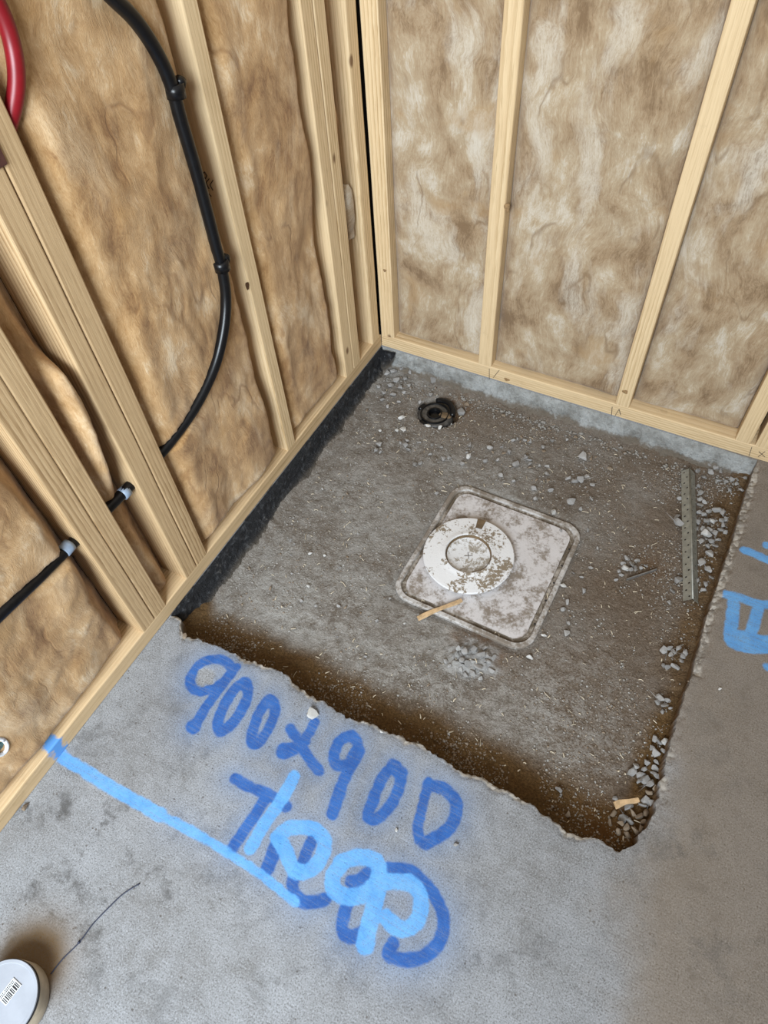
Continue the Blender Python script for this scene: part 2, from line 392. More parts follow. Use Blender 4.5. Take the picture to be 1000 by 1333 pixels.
# ------------------------------------------------------------------ the cut outline
FRONT_PX = [(236,806),(237,822),(239,829),(262,833),(280,838),(300,850),(330,860),(345,868),(375,880),(388,893),(405,905),(430,918),(455,934),(480,943),
            (510,955),(545,970),(580,990),(600,1003),(630,1015),(650,1028),(675,1036),(690,1045),(705,1060),(720,1066),(740,1083),(762,1090),(785,1096),(806,1109)]
RIGHT_PX = [(806,1109),(828,1098),(842,1078),(852,1055),(861,1024),(870,985),(877,952),(889,915),(901,880),(912,840),(922,800),(934,765),(944,735),(956,700),(967,660),(976,630),(985,603)]
FW = np.array([PZ(*q)[:2] for q in FRONT_PX]); RW = np.array([PZ(*q)[:2] for q in RIGHT_PX])
_fx = np.linspace(0, 1.5, 1501); _o = np.argsort(FW[:, 0])
_fy = np.interp(_fx, FW[_o, 0], FW[_o, 1])
_fy = np.where(_fx > FW[_o[-1], 0], FW[_o[-1], 1], _fy)+.016*fbm(_fx*22, _fx*0+3, 5, 2, .7)
def fe(x): return np.interp(x, _fx, _fy)
_ry = np.linspace(-1.4, 0, 1401); _o2 = np.argsort(RW[:, 1])
_rx = np.interp(_ry, RW[_o2, 1], RW[_o2, 0])
_rx = _rx+(.004+.008*sstep(-.75, -1.0, _ry))*fbm(_ry*30, _ry*0+8, 4, 5, .6)
def re_(y): return np.interp(y, _ry, _rx)
ZR = -.083
DRAIN = PZ(566, 538, ZR); TRAYC = PZ(638, 733, ZR+.004); LUMP = PZ(618, 858, ZR); CLUST = PZ(640, 845, ZR)
def rh(x, y):                      # recess floor height
    x = np.asarray(x, float); y = np.asarray(y, float)
    z = ZR+.0035*fbm(x*5, y*5, 3, 1)+.0045*fbm(x*26, y*26, 4, 4, .65)+.0025*np.maximum(0, fbm(x*60, y*60, 3, 5))
    df = y-fe(x)
    z = z+.020*sstep(.13, .0, df)+.006*sstep(.16, .02, df)*fbm(x*40, y*40, 3, 9)
    dr = re_(y)-x
    z = z+.016*sstep(.10, 0, dr)*(1+.5*fbm(x*20, y*20, 3, 6))
    z = z+.012*sstep(.06, .015, x)
    z = z+.012*sstep(.06, .0, -y)*(1+.8*fbm(x*12, y*12, 3, 16))
    # broken mortar lump in front of the tray
    d = np.hypot((x-LUMP[0])/.085, (y-LUMP[1])/.065)+.5*fbm(x*16, y*16, 3, 13); z = z+.012*sstep(1.0, .35, d)*(.75+1.6*fbm(x*55, y*55, 4, 12, .65))
    # pocket of the drain
    d = np.hypot(x-DRAIN[0]-.008, y-DRAIN[1]-.012); z = z-.030*sstep(.082, .058, d)
    d = np.hypot(x-DRAIN[0]-.055, y-DRAIN[1]-.05); z = z-.022*sstep(.05, .02, d)
    # bed under the tray
    ax, ay = TRAX; dx = x-TRAYC[0]; dy = y-TRAYC[1]
    q = np.maximum(np.abs(dx*ax[0]+dy*ax[1])/(TRA*.5), np.abs(dx*ay[0]+dy*ay[1])/(TRB*.5))
    flat = sstep(1.10, 1.0, q); z = z*(1-flat)+(ZR-.007)*flat
    return z
# tray frame from its four rim sides on the ground
_c = [PZ(*q, ZR+.004)[:2] for q in ((589, 622), (760, 690), (690, 850), (513, 777))]   # sharp corners: top, right, bottom, left
TRAYC = np.array([*(sum(_c)/4), ZR])
ax = ((_c[1]-_c[0])+(_c[2]-_c[3]))/2; ay = ((_c[0]-_c[3])+(_c[1]-_c[2]))/2
TRA = float(np.linalg.norm(ax)); TRB = float(np.linalg.norm(ay))
ax = ax/TRA; ay = np.array([-ax[1], ax[0]]); TRAX = (ax, ay)

# ------------------------------------------------------------------ slab (floor) with spray paint
def lines_dist(X, Y, segs):
    D = np.full(X.shape, 9.)
    for (a, b) in segs:
        lo = np.minimum(a, b)-.16; hi = np.maximum(a, b)+.16
        k = np.nonzero((X > lo[0]) & (X < hi[0]) & (Y > lo[1]) & (Y < hi[1]))[0]
        if not len(k): continue
        ab = b-a; L = max(ab@ab, 1e-12); t = np.clip(((X[k]-a[0])*ab[0]+(Y[k]-a[1])*ab[1])/L, 0, 1)
        D[k] = np.minimum(D[k], np.hypot(X[k]-a[0]-t*ab[0], Y[k]-a[1]-t*ab[1]))
    return D
c8 = lambda pts: [(200+x/2.2222, 820+y/2.2222) for x, y in pts]
c7 = lambda pts: [(x/2.857, 867+y/2.857) for x, y in pts]
cR = lambda pts: [(920+x/6.06, 680+y/6.06) for x, y in pts]
DARK = [(c8(p), wd) for p, wd in [
    ([(232,112),(195,85),(145,92),(112,128),(108,162),(138,178),(185,163),(222,128),(238,108)], 15),
    ([(236,112),(195,165),(152,222),(118,280)], 15), ([(113,278),(118,281)], 20),
    ([(265,152),(235,170),(208,212),(187,260),(192,292),(214,284),(250,240),(272,190),(268,155)], 16), ([(262,155),(266,160)], 21),
    ([(335,200),(312,228),(290,280),(284,322),(305,326),(334,282),(352,232),(340,202)], 15), ([(335,205),(342,210)], 20),
    ([(395,285),(420,322),(450,372),(478,408)], 14), ([(466,268),(442,310),(402,338),(372,343),(372,358),(400,352),(440,322)], 14),
    ([(566,304),(538,322),(522,362),(530,392),(560,388),(586,358),(590,328),(570,304)], 15), ([(590,362),(560,412),(540,462),(518,530)], 16), ([(590,350),(575,375)], 20),
    ([(692,392),(660,432),(632,500),(620,540),(645,546),(690,502),(716,432),(702,392)], 15), ([(692,395),(712,412)], 20),
    ([(795,440),(778,510),(764,568),(770,605)], 13), ([(800,450),(845,462),(876,502),(866,558),(830,594),(785,618)], 16),
    ([(235,430),(280,455),(330,475),(385,512)], 14), ([(330,478),(290,540),(252,595),(228,632)], 15),
    ([(358,612),(330,690)], 18), ([(460,605),(432,668),(402,738),(425,782),(462,788),(498,780)], 15),
    ([(622,700),(585,740),(552,820),(546,868),(572,888),(606,872)], 15), ([(570,728),(625,718)], 14),
    ([(680,690),(742,697),(800,752),(836,822),(832,892),(790,940),(732,955),(682,940),(692,908)], 15)]]
LIGHT = [(c8(p), wd) for p, wd in [
    ([(405,425),(370,490),(322,560),(280,630)], 17),
    ([(356,600),(400,572),(468,578),(494,614),(480,668),(442,700),(404,690),(384,642),(362,605)], 19),
    ([(540,672),(590,658),(640,668),(652,710),(620,758),(570,772),(526,756),(518,718),(540,680)], 20),
    ([(655,722),(640,792),(618,880),(612,912)], 22), ([(660,730),(738,730),(772,772),(768,830),(738,862),(700,858),(672,830)], 19)]]
LIGHT += [(c7([(205,300),(240,345),(310,385),(380,432),(460,478),(540,522),(600,556)]), 13), (c7([(600,556),(680,600),(760,642),(850,692)]), 8)]
LIGHT += [(c8([(60,552),(150,604),(230,655),(320,715),(410,788)]), 10)]
LIGHT += [(cR(p), wd) for p, wd in [([(300,222),(350,238),(500,302),(620,350)], 12), ([(470,180),(620,190)], 10),
    ([(140,562),(250,592),(390,640),(520,655)], 12), ([(215,640),(200,780),(185,880),(215,955),(330,985),(520,990)], 15),
    ([(415,650),(380,780),(350,880),(340,960)], 13), ([(230,890),(330,900),(420,930),(520,940)], 15), ([(480,1140),(620,1180)], 10)]]
def to_segs(strokes):
    out = []
    for pts, wd in strokes:
        w_ = np.array([PZ(*q)[:2] for q in catmull(pts, 5)] if len(pts) > 2 else [PZ(*q)[:2] for q in pts])
        mid = PZ(*pts[len(pts)//2]); sc = np.linalg.norm(mid-CAM)/FPX
        out.append(([(w_[i], w_[i+1]) for i in range(len(w_)-1)], wd))
    return out
def paint_field(X, Y, strokes, unit):
    v = np.zeros(X.shape); hal = np.zeros(X.shape)
    for segs, wd in to_segs(strokes):
        r = wd*unit*(1+.10*perlin(X*40, Y*40, 3)); d = lines_dist(X, Y, segs)
        d = d+.0018*perlin(X*70, Y*70, 8)
        v = np.maximum(v, sstep(r+.009, r-.008, d)); hal = np.maximum(hal, np.exp(-(np.maximum(d-r*.8, 0)/.034)**1.2)*(1 if wd > 13 else .5))
    return v, hal
def build_floor():
    s = .0040
    xs = np.concatenate([[-.16, -.08], np.arange(0, 1.70, s), [1.72, 1.76, 1.85, 2.0, 2.3, 2.8]])
    ys = np.concatenate([[.16, .08], -np.arange(0, 2.24, s), [-2.28, -2.34, -2.45, -2.6, -2.9, -3.5, -4.4]])[::-1]
    nu, nv = len(xs), len(ys)
    X, Y = np.meshgrid(xs, ys, indexing='ij'); X = X.ravel().copy(); Y = Y.ravel().copy()
    F = grid_faces(nu, nv)
    cx = X[F].mean(1); cy = Y[F].mean(1)
    ins = (cx > 0) & (cy < 0) & (cy > fe(cx)) & (cx < re_(cy))
    keep = F[~ins]
    used_in = np.zeros(len(X), bool); used_in[F[ins].ravel()] = True
    used_out = np.zeros(len(X), bool); used_out[keep.ravel()] = True
    b = np.nonzero(used_in & used_out)[0]
    bx, by = X[b], Y[b]
    isl = (np.abs(bx) < 1e-6) | (np.abs(by) < 1e-6)
    dfy = np.abs(by-fe(bx)); drx = np.abs(bx-re_(by))
    a = (~isl) & (dfy <= drx) & (dfy < s*1.6); Y[b[a]] = fe(bx[a])
    a2 = (~isl) & (drx < dfy) & (drx < s*1.6); X[b[a2]] = re_(by[a2])
    Z = .0006*fbm(X*9, Y*9, 3, 20)
    # fractured lip
    dr = X-re_(Y); fr = sstep(.026+.024*fbm(Y*22, Y*0, 4, 31), .006, dr)*sstep(.0, -.06, Y)*sstep(-1.25, -1.15, Y)
    amt = np.where(Y > -.78, 1.0, np.clip(.2+.9*fbm(Y*14, Y*0+4, 3, 33), 0, 1)); fr = np.clip(fr*amt, 0, 1)*(X > 1.0)
    ff = sstep(.020+.022*fbm(X*22, X*0, 3, 35), .0, fe(X)-Y)*(X < re_(Y))*(X > .0)*(Y < -1)
    ff = np.clip(ff*(.55+.8*fbm(X*9, X*0+2, 3, 36)), 0, 1)
    Z = Z-fr*(.006+.007*np.abs(fbm(X*70, Y*70, 4, 37, .65))*2)-ff*(.003+.006*np.abs(fbm(X*80, Y*80, 3, 38)))
    # paint
    U = .00205
    pdv, hd = paint_field(X, Y, DARK, U*.385); plv, hl = paint_field(X, Y, LIGHT[:5]+LIGHT[7:8], U*.37)
    pl2, _ = paint_field(X, Y, LIGHT[5:7]+LIGHT[8:], U*.50)
    plv = np.maximum(plv, pl2*.85)
    halo = np.clip(np.maximum(hd, hl*.9)*.50, 0, 1)
    # a smudge of brown spray beside the tub
    bc = PZ(42, 1252); brown = np.exp(-((X-bc[0])**2+(Y-bc[1])**2)/(2*.046**2))**1.0; brown = np.clip(brown*1.7, 0, .95)
    # the knocked-off chip inside the first nine
    ch = PZ(268, 880); hole = sstep(.030, .018, np.hypot(X-ch[0], Y-ch[1])+.008*perlin(X*60, Y*60, 7))
    pdv = pdv*(1-hole); halo = halo*(1-hole); Z = Z-hole*.002
    rr = PZ(800, 1250)
    dirt_shade = sstep(-.16, .22, (X-1.24)+.10*(Y+1.3)+.10*fbm(X*3, Y*3, 3, 50))  # right side warmed and darkened: shade painted in along with tracked dirt
    dirt_shade = np.clip(dirt_shade, 0, 1)*.95
    s1 = PZ(110, 1130); smut = np.exp(-((X-s1[0])**2+(Y-s1[1])**2)/(2*.20**2))+.22
    for q in ((150,1150), (640,1290), (380,1330), (900,1150)):
        p_ = PZ(*q); smut = np.maximum(smut, .7*np.exp(-((X-p_[0])**2+(Y-p_[1])**2)/(2*.13**2)))
    F2 = keep
    n = len(X)
    # earthy sides of the cut, dropped from the open boundary
    e = np.concatenate([F2[:, [0, 1]], F2[:, [1, 2]], F2[:, [2, 3]], F2[:, [3, 0]]]); key = np.sort(e, 1); kk = key[:, 0]*n+key[:, 1]
    u, idx, cnt = np.unique(kk, return_index=True, return_counts=True)
    be = e[idx[cnt == 1]]; okb = (used_in & used_out); be = be[okb[be[:, 0]] & okb[be[:, 1]]]
    bv = np.unique(be); mp = -np.ones(n, int); mp[bv] = np.arange(len(bv))
    V = [np.stack([X, Y, Z], 1)]; A = {k: [v] for k, v in dict(paint_dark=pdv, paint_light=plv, halo=halo, brown=brown, dirt_shade=dirt_shade, smut=smut, frac=np.maximum(fr, ff), soil=np.zeros(n)).items()}
    faces = [F2]; prev = bv; cur = n
    for zz, off, so in ((-.012, .002, .35), (-.035, .003, .9), (-.062, .004, 1), (-.10, .004, 1)):
        x2 = X[bv]; y2 = Y[bv]
        isb = (np.abs(x2) < 1e-6) | (np.abs(y2) < 1e-6)
        nz = off*fbm(x2*45+zz*60, y2*45+zz*40, 3, 40)*1.6*(~isb)
        onr = np.abs(x2-re_(y2)) < .006
        V.append(np.stack([x2+nz*onr, y2+nz*(~onr), Z[bv]*.3+zz], 1))
        for k in A: A[k].append(np.full(len(bv), so if k == 'soil' else 0.))
        ids = cur+np.arange(len(bv))
        pm = prev if prev is bv else None
        a_ = be[:, 0] if prev is bv else prev[mp[be[:, 0]]]; b_ = be[:, 1] if prev is bv else prev[mp[be[:, 1]]]
        faces.append(np.stack([b_, a_, ids[mp[be[:, 0]]], ids[mp[be[:, 1]]]], 1))
        prev = ids; cur += len(bv)
    V = np.concatenate(V); FF = np.concatenate(faces)
    used = np.zeros(len(V), bool); used[FF.ravel()] = True; rem = np.cumsum(used)-1
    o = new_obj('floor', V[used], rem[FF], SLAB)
    sm = np.ones(len(o.data.polygons), bool); sm[len(F2):] = False; o.data.polygons.foreach_set('use_smooth', sm)
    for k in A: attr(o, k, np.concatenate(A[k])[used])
    struct(o, 'grey concrete floor slab with blue spray paint writing')
    return o
build_floor()

def build_recess():
    s = .0042
    xs = np.arange(-.012, 1.36, s); ys = np.arange(-1.36, .014, s)
    X, Y = np.meshgrid(xs, ys, indexing='ij'); nu, nv = X.shape; X = X.ravel(); Y = Y.ravel()
    Z = rh(X, Y)
    F = grid_faces(nu, nv); cx = X[F].mean(1); cy = Y[F].mean(1)
    F = F[(cy > fe(cx)-.05) & (cx < re_(cy)+.05)]
    used = np.zeros(len(X), bool); used[F.ravel()] = True; rem = np.cumsum(used)-1
    o = new_obj('floor_recess', np.stack([X, Y, Z], 1)[used], rem[F], RECESS, smooth=True)
    df = Y-fe(X); dr = re_(Y)-X
    soil = sstep(.185, .06, df+.03*fbm(X*9, Y*9, 3, 60))*np.clip(.75+.5*sstep(.1, .0, df), 0, 1)
    soil = np.maximum(soil, sstep(.11, .02, dr+.05*fbm(X*8, Y*8, 3, 61))*(.55+.45*sstep(-.75, -1.1, Y)))
    earth = sstep(.55, 1.1, X+.25*fbm(X*3, Y*3, 3, 62)-.12*(Y+.6))*.75
    earth = np.maximum(earth, sstep(-.45, -.10, Y+.1*fbm(X*4, Y*4, 3, 63))*.55*sstep(.0, .35, X))
    rust = np.exp(-((X-DRAIN[0]-.06)**2+(Y-DRAIN[1]-.06)**2)/(2*.035**2))
    for q, rr, am in (((628,826),.03,1.), ((650,855),.02,.9), ((600,828),.02,.8), ((790,1085),.05,.9), ((845,740),.035,.5)):
        p = PZ(*q, ZR); rust = np.maximum(rust, am*np.exp(-((X-p[0])**2+(Y-p[1])**2)/(2*rr**2)))
    grey = sstep(1.1, .5, np.hypot((X-LUMP[0])/.08, (Y-LUMP[1])/.07)+.6*fbm(X*20, Y*20, 3, 64))*.6
    dust = np.zeros_like(X)
    for q, rr, am in (((700,930),.17,.75), ((560,895),.17,.7), ((400,790),.16,.6), ((330,745),.12,.45), ((470,640),.15,.4), ((760,960),.12,.6), ((640,620),.1,.3)):
        p = PZ(*q, ZR); dust = np.maximum(dust, am*np.exp(-((X-p[0])**2+(Y-p[1])**2)/(2*rr**2)))
    dust = dust*(1-np.clip(soil*1.6, 0, 1))
    for k, v in dict(dust=dust, soil=soil, earth=earth, rust=rust, grey=grey).items(): attr(o, k, v[used])
    struct(o, 'sunken dusty concrete floor of the square shower recess')
build_recess()

# concrete edge beam under the back wall
def build_upstand():
    xs = np.arange(-.01, 1.292, .005); prof = [(.004, .0, 0), (-.002, -.004, .3), (-.006, -.02, 1), (-.010, -.04, 1.2), (-.013, -.06, 1.2), (-.020, -.078, 1.4), (-.032, -.098, 1)]
    V = []
    for y, z, am in prof:
        nz = .014*am*fbm(xs*16+z*30, xs*0+z*45, 5, 70, .72); V.append(np.stack([xs, y-np.abs(nz)*1.5+.0015, np.full_like(xs, z)+.3*nz], 1))
    V.append(np.stack([xs, xs*0+.02, xs*0-.098], 1)); V.append(np.stack([xs, xs*0+.02, xs*0], 1))
    V = np.array(V); n, m_ = V.shape[:2]; F = grid_faces(n, m_)
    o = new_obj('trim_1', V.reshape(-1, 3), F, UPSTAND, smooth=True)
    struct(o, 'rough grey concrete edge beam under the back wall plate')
build_upstand()

# bitumen membrane up the left side
def build_membrane():
    ys = np.arange(-1.268, .003, .006); prof = [(-.004, .001), (.003, -.003), (.007, -.02), (.010, -.04), (.014, -.058), (.022, -.068), (.034, -.0765), (.042, -.084)]
    V = []; dust = []
    for i, (x, z) in enumerate(prof):
        nz = .010*fbm(ys*13+z*20, ys*0+z*60, 5, 80, .66)*(1 if i > 0 else .3)
        x_ = x*(.9+.35*fbm(ys*7, ys*0, 4, 82)) if i > 3 else x+ys*0
        V.append(np.stack([x_+np.abs(nz)*1.2, ys, np.full_like(ys, z)+nz*.3+(rh(np.array([.05]*len(ys)), ys)-ZR if i >= 6 else 0)*.3], 1))
        dust.append(np.full(len(ys), [0, 0, 0, 0, 0, .1, .6, 1][i]))
    V = np.array(V); n, m_ = V.shape[:2]
    o = new_obj('membrane_strip', V.reshape(-1, 3), grid_faces(n, m_), MEMB, smooth=True); attr(o, 'dust', np.concatenate(dust))
    tag(o, 'black bitumen membrane strip below the left bottom plate', 'membrane')
    # ragged end lapped round the corner
    xs = np.linspace(0, .062, 16); V = []; hgt = np.clip(1.05-(xs/.062)**2*.75, 0, 1)*(1+.12*fbm(xs*90, xs*0, 2, 84))
    for i, t in enumerate((0, .15, .4, .7, 1)):
        nz = .006*fbm(xs*30, xs*0+i*.7, 3, 85); V.append(np.stack([xs, -.008-.03*t-np.abs(nz)-.012*(1-xs/.062), -.002-.078*t*hgt], 1))
    V = np.array(V); g = new_obj('corner_fold', V.reshape(-1, 3), grid_faces(*V.shape[:2]), MEMB, o, smooth=True); attr(g, 'dust', np.repeat([0, 0, 0, .2, .7], 16))
build_membrane()

# ------------------------------------------------------------------ walls: wrap, plates, studs, glasswool
struct(box('wall_left', (-.115, -2.75, 0), (-.096, .115, 2.45), WRAP), 'dark building wrap behind the left stud wall')
struct(box('wall_back', (-.115, .096, 0), (2.35, .115, 2.45), WRAP), 'dark building wrap behind the back stud wall')

ADDED_WALL = mat_simple('added_wall_grey', (.42, .40, .37), .9, .15, 3)
struct(box('shade_wall_front', (1.50, -3.06, 0), (2.45, -3.0, 2.45), ADDED_WALL), 'added wall behind the camera that shades the right floor')  # unseen wall added to block daylight from the right floor
struct(box('shade_wall_right', (2.35, -3.0, 0), (2.41, .115, 2.45), ADDED_WALL), 'added wall out of view on the right that dims that side')  # added out of view to cut ambient light on the right

def lumber(name, W, D, L, mat, seed, wane=.0, segz=.06):
    # cross-section W (local x) by D (local y), length along local z, rounded arrises
    r = .0035; nz = max(2, int(L/segz)); ring = []
    for cx, cy, a0 in ((W-r, D-r, 0), (r, D-r, 90), (r, r, 180), (W-r, r, 270)):
        for k in range(3):
            a = math.radians(a0+45*k); ring.append((cx+r*math.cos(a), cy+r*math.sin(a)))
    ring = np.array(ring); n = len(ring); V = []
    for i in range(nz+1):
        z = L*i/nz; q = ring.copy()
        q[:, 0] += .0010*perlin(q[:, 0]*30+seed, np.full(n, z*3.))+.0018*perlin(np.full(n, seed*1.7), np.full(n, z*.8))
        q[:, 1] += .0010*perlin(q[:, 1]*30+seed+9, np.full(n, z*3.))
        if wane:
            g = max(0, float(perlin(np.array([seed*2.3]), np.array([z*4.]))[0])-.15)*wane
            q[0:3, 0] -= g*.6; q[0:3, 1] -= g
        V.append(np.column_stack([q, np.full(n, z)]))
    V = np.concatenate(V); faces = []
    for i in range(nz):
        for k in range(n): faces.append((i*n+k, i*n+(k+1) % n, (i+1)*n+(k+1) % n, (i+1)*n+k))
    faces += [tuple(range(n))[::-1], tuple(range(nz*n, nz*n+n))]
    o = new_obj(name, V, faces, mat); 
    for p in o.data.polygons: p.use_smooth = False
    return o
PH = .050; D = .09; TOP = 2.36
# bottom plates: local z along the run
pz = PX(68, 966, 0)
PLATE_L = mat_wood('pine_plate_left', (.66, .49, .30), (.56, .40, .22), (.38, .25, .12), paint=(abs(float(PX(72, 972, 0)[1]))-.085+.085, .017))
pl = lumber('bottom_plate', PH, D, 2.72, PLATE_L, 3); pl.rotation_euler = (math.radians(90), 0, 0)
# local x -> up, local y -> into the wall, local z -> along -Y
pl.matrix_world = Matrix(((0, -1, 0, 0), (0, 0, -1, 0.0), (1, 0, 0, 0), (0, 0, 0, 1)))
tag(pl, 'tan timber bottom plate running below the left wall studs', 'bottom plate')
pb = lumber('bottom_plate', PH, D, 2.33, WOOD, 8)
pb.matrix_world = Matrix(((0, 0, 1, 0.002), (0, 1, 0, 0), (1, 0, 0, 0), (0, 0, 0, 1)))
tag(pb, 'pale timber bottom plate on the concrete edge of the back wall', 'bottom plate')
pt = lumber('top_plate', .045, D, 2.72, WOODT, 5); pt.matrix_world = Matrix(((0, -1, 0, 0), (0, 0, -1, 0), (1, 0, 0, TOP), (0, 0, 0, 1)))
tag(pt, 'timber top plate above the left wall studs', 'top plate')
pt = lumber('top_plate', .045, D, 2.33, WOOD, 6); pt.matrix_world = Matrix(((0, 0, 1, .002), (0, 1, 0, 0), (1, 0, 0, TOP), (0, 0, 0, 1)))
tag(pt, 'timber top plate above the back wall studs', 'top plate')

LEFT = [(-1.312, -1.266, WOODT, 'timber stud nearest the camera, nearer half of the left wall double stud', 1),
        (-1.264, -1.217, WOODT, 'timber stud nearest the camera, farther half of the left wall double stud', 2),
        (-1.130, -1.084, WOODT, 'nearer stud of the second left wall pair, its pale side to the camera', 3),
        (-1.082, -1.036, WOODT, 'farther stud of the second left wall pair, beside the black pipe bend', 4),
        (-.615, -.572, WOOD, 'single left wall stud with the black pipe clipped to its side', 5),
        (-.247, -.199, WOOD, 'nearer stud of the left wall pair close to the corner', 6),
        (-.197, -.149, WOOD, 'farther stud of the left wall pair close to the corner', 7),
        (-.060, -.010, WOOD, 'left wall stud standing right in the room corner', 8),
        (-1.95, -1.90, WOOD, 'left wall stud out of the picture behind the camera', 9)]
STUDS = []
for y0, y1, mt, lab, sd in LEFT:
    o = lumber('wall_stud', y1-y0, D, TOP-PH, mt, sd, wane=.02 if sd in (5, 6, 8) else 0)
    # local x -> +Y, local y -> -X (front face x=0)
    o.matrix_world = Matrix(((0, -1, 0, 0), (1, 0, 0, y0), (0, 0, 1, PH), (0, 0, 0, 1)))
    tag(o, lab, 'stud', 'timber wall studs'); STUDS.append(o)
BACK = [(.001, .053, 'back wall stud standing right in the room corner', 11), (.372, .419, 'second back wall stud, just left of the picture centre line of batts', 12),
        (.840, .885, 'third back wall stud, leaning right at the top right of the picture', 13),
        (1.204, 1.249, 'fourth back wall stud, left one of the pair at the right picture edge', 14), (1.262, 1.307, 'fifth back wall stud, cut by the right picture edge', 15),
        (1.66, 1.705, 'back wall stud beyond the right picture edge', 16)]
BACK[1] = (BACK[1][0], BACK[1][1], 'second back wall stud from the corner, with a swirl of grain', 12)
BACK[2] = (BACK[2][0], BACK[2][1], 'third back wall stud from the corner, with a knot near its foot', 13)
for x0, x1, lab, sd in BACK:
    o = lumber('wall_stud', x1-x0, D, TOP-PH, WOOD, sd)
    o.matrix_world = Matrix(((1, 0, 0, x0), (0, 1, 0, 0), (0, 0, 1, PH), (0, 0, 0, 1)))
    tag(o, lab, 'stud', 'timber wall studs'); STUDS.append(o)

PIPEPX = [(95,-60,.012),(140,-10,.010),(175,25,.008),(202,65,.006),(222,108,.004),(236,158,.004),(253,215,.004),(268,270,.004),(281,320,.004),(289,350,.004),(294,388,.006),(291,430,.008),(279,478,.006),(255,528,-.002),(224,572,-.014),(196,605,-.024),(160,642,-.028),(120,682,-.028),(88,714,-.024),(50,752,-.012),(10,790,.0),(-40,838,.004),(-120,915,.004)]
def pathx(pts): return catmull([PX(a, b, x) for a, b, x in pts], 8)
REDPX = [(-60,-60,.0),(-22,-25,.0),(0,12,.0),(14,50,.0),(21,90,.0),(20,125,-.006),(12,160,-.018),(-3,200,-.03)]
PIPEP = np.concatenate([pathx(PIPEPX), pathx(REDPX)])
def batt(u0, u1, side, depth, bulge, amp, seed, label, mat, z0=PH+.001, z1=2.355, edge=.05, extra=None, skew=0):
    W = u1-u0; nu = max(6, int(W/.0065))
    us = np.linspace(0, W, nu); vs_ = np.concatenate([np.arange(z0, 1.42, .0075), np.linspace(1.45, z1, 24)])
    U, V = np.meshgrid(us, vs_, indexing='ij')
    ed = np.minimum(np.minimum(U, W-U), np.minimum((V-z0)*1.2, 1))
    rd = 1-(1-np.clip(ed/edge, 0, 1))**2
    wx = U*1.0+.05*fbm(U*5, V*4, 3, seed); wy = V+.05*fbm(U*4, V*5, 3, seed+40)
    ridge = 1-np.abs(fbm(wx*7, wy*2.6, 4, seed+3, .55))*2.6
    q = depth+bulge*rd+amp*(fbm(wx*4.5, wy*3.0, 4, seed+7, .42)*1.2+.16*(ridge-.5)+.06*fbm(wx*24, wy*9, 3, seed+11))*(.35+.65*rd)
    if side == 'left': q = q-.042*sstep(.055+.02*fbm(V*6, V*0, 3, seed+60), .006, W-U)*(1+.25*fbm(V*5, V*0+2, 3, seed+61))
    q = np.maximum(q, -.086)+.0014*fbm(U*95, V*50, 3, seed+20, .65)
    if extra is not None: q = q+extra(U, V)
    q = np.minimum(q, .012)
    if side == 'left':
        yy = (U+u0).ravel(); zz = V.ravel(); best = np.full(yy.shape, 9.)
        for a_ in PIPEP: best = np.minimum(best, a_[0]-.006+((yy-a_[1])**2+(zz-a_[2])**2)/.020)
        q = np.minimum(q, np.maximum(best, -.085).reshape(q.shape))
    bk = -.094
    A = np.stack([U+u0, q, V], -1)
    # close the sides
    Vt = [A.reshape(-1, 3)]; n, m_ = U.shape; F = [grid_faces(n, m_)]
    ring = [(i, 0) for i in range(n)]+[(n-1, j) for j in range(1, m_)]+[(i, m_-1) for i in range(n-2, -1, -1)]+[(0, j) for j in range(m_-2, 0, -1)]
    rid = np.array([i*m_+j for i, j in ring]); B = A.reshape(-1, 3)[rid].copy(); B[:, 1] = bk
    base = n*m_; k = np.arange(len(rid)); k2 = (k+1) % len(rid)
    F.append(np.stack([rid[k], base+k, base+k2, rid[k2]], 1)); Vt.append(B)
    Vt = np.concatenate(Vt); F = np.concatenate(F)
    if side == 'left':
        P_ = np.stack([Vt[:, 1], Vt[:, 0], Vt[:, 2]], 1)
    else:
        P_ = np.stack([Vt[:, 0], -Vt[:, 1], Vt[:, 2]], 1); F = F
    # local frame: x across, y up, z out of the wall -> textures lie in the face
    L_ = np.stack([Vt[:, 0]-u0, Vt[:, 2]-z0, Vt[:, 1]], 1)
    o = new_obj('insulation_batt', L_, F, mat, smooth=True)
    if side == 'left': o.matrix_world = Matrix(((0, 0, 1, 0), (1, 0, 0, u0), (0, 1, 0, z0), (0, 0, 0, 1)))
    else: o.matrix_world = Matrix(((1, 0, 0, u0), (0, 0, -1, 0), (0, 1, 0, z0), (0, 0, 0, 1)))
    tag(o, label, 'insulation', 'glasswool insulation batts')
    return o
g = .001
def fold_ac(U, V):      # the batt is folded over: a pale roll standing out of the bay
    c = .050+.006*np.sin(V*9); return .052*np.exp(-((U-c)/.020)**2)*sstep(.40, .60, V)*sstep(.85, .80, V)
batt(-1.90+g, -1.312-g, 'left', -.040, .036, .020, 1, 'golden glasswool batt at the left picture edge below the black pipe', BATT_L, edge=.06)
batt(-1.217+g, -1.130-g, 'left', -.050, .020, .022, 2, 'narrow crumpled glasswool batt between the two left double studs', BATT_L, edge=.03, extra=fold_ac)
batt(-1.036+g, -.615-g, 'left', -.045, .046, .018, 3, 'wide golden glasswool batt behind the curved black pipe', BATT_L, edge=.07)
batt(-.572+g, -.247-g, 'left', -.050, .046, .018, 4, 'golden glasswool batt bulging between the piped stud and the corner pair', BATT_L, edge=.06)
batt(-.149+g, -.060-g, 'left', -.050, .018, .018, 5, 'narrow strip of glasswool beside the room corner', BATT_L, edge=.03)
batt(.053+g, .372-g, 'back', -.042, .022, .010, 6, 'beige glasswool batt next to the room corner on the back wall', BATT_B, edge=.035)
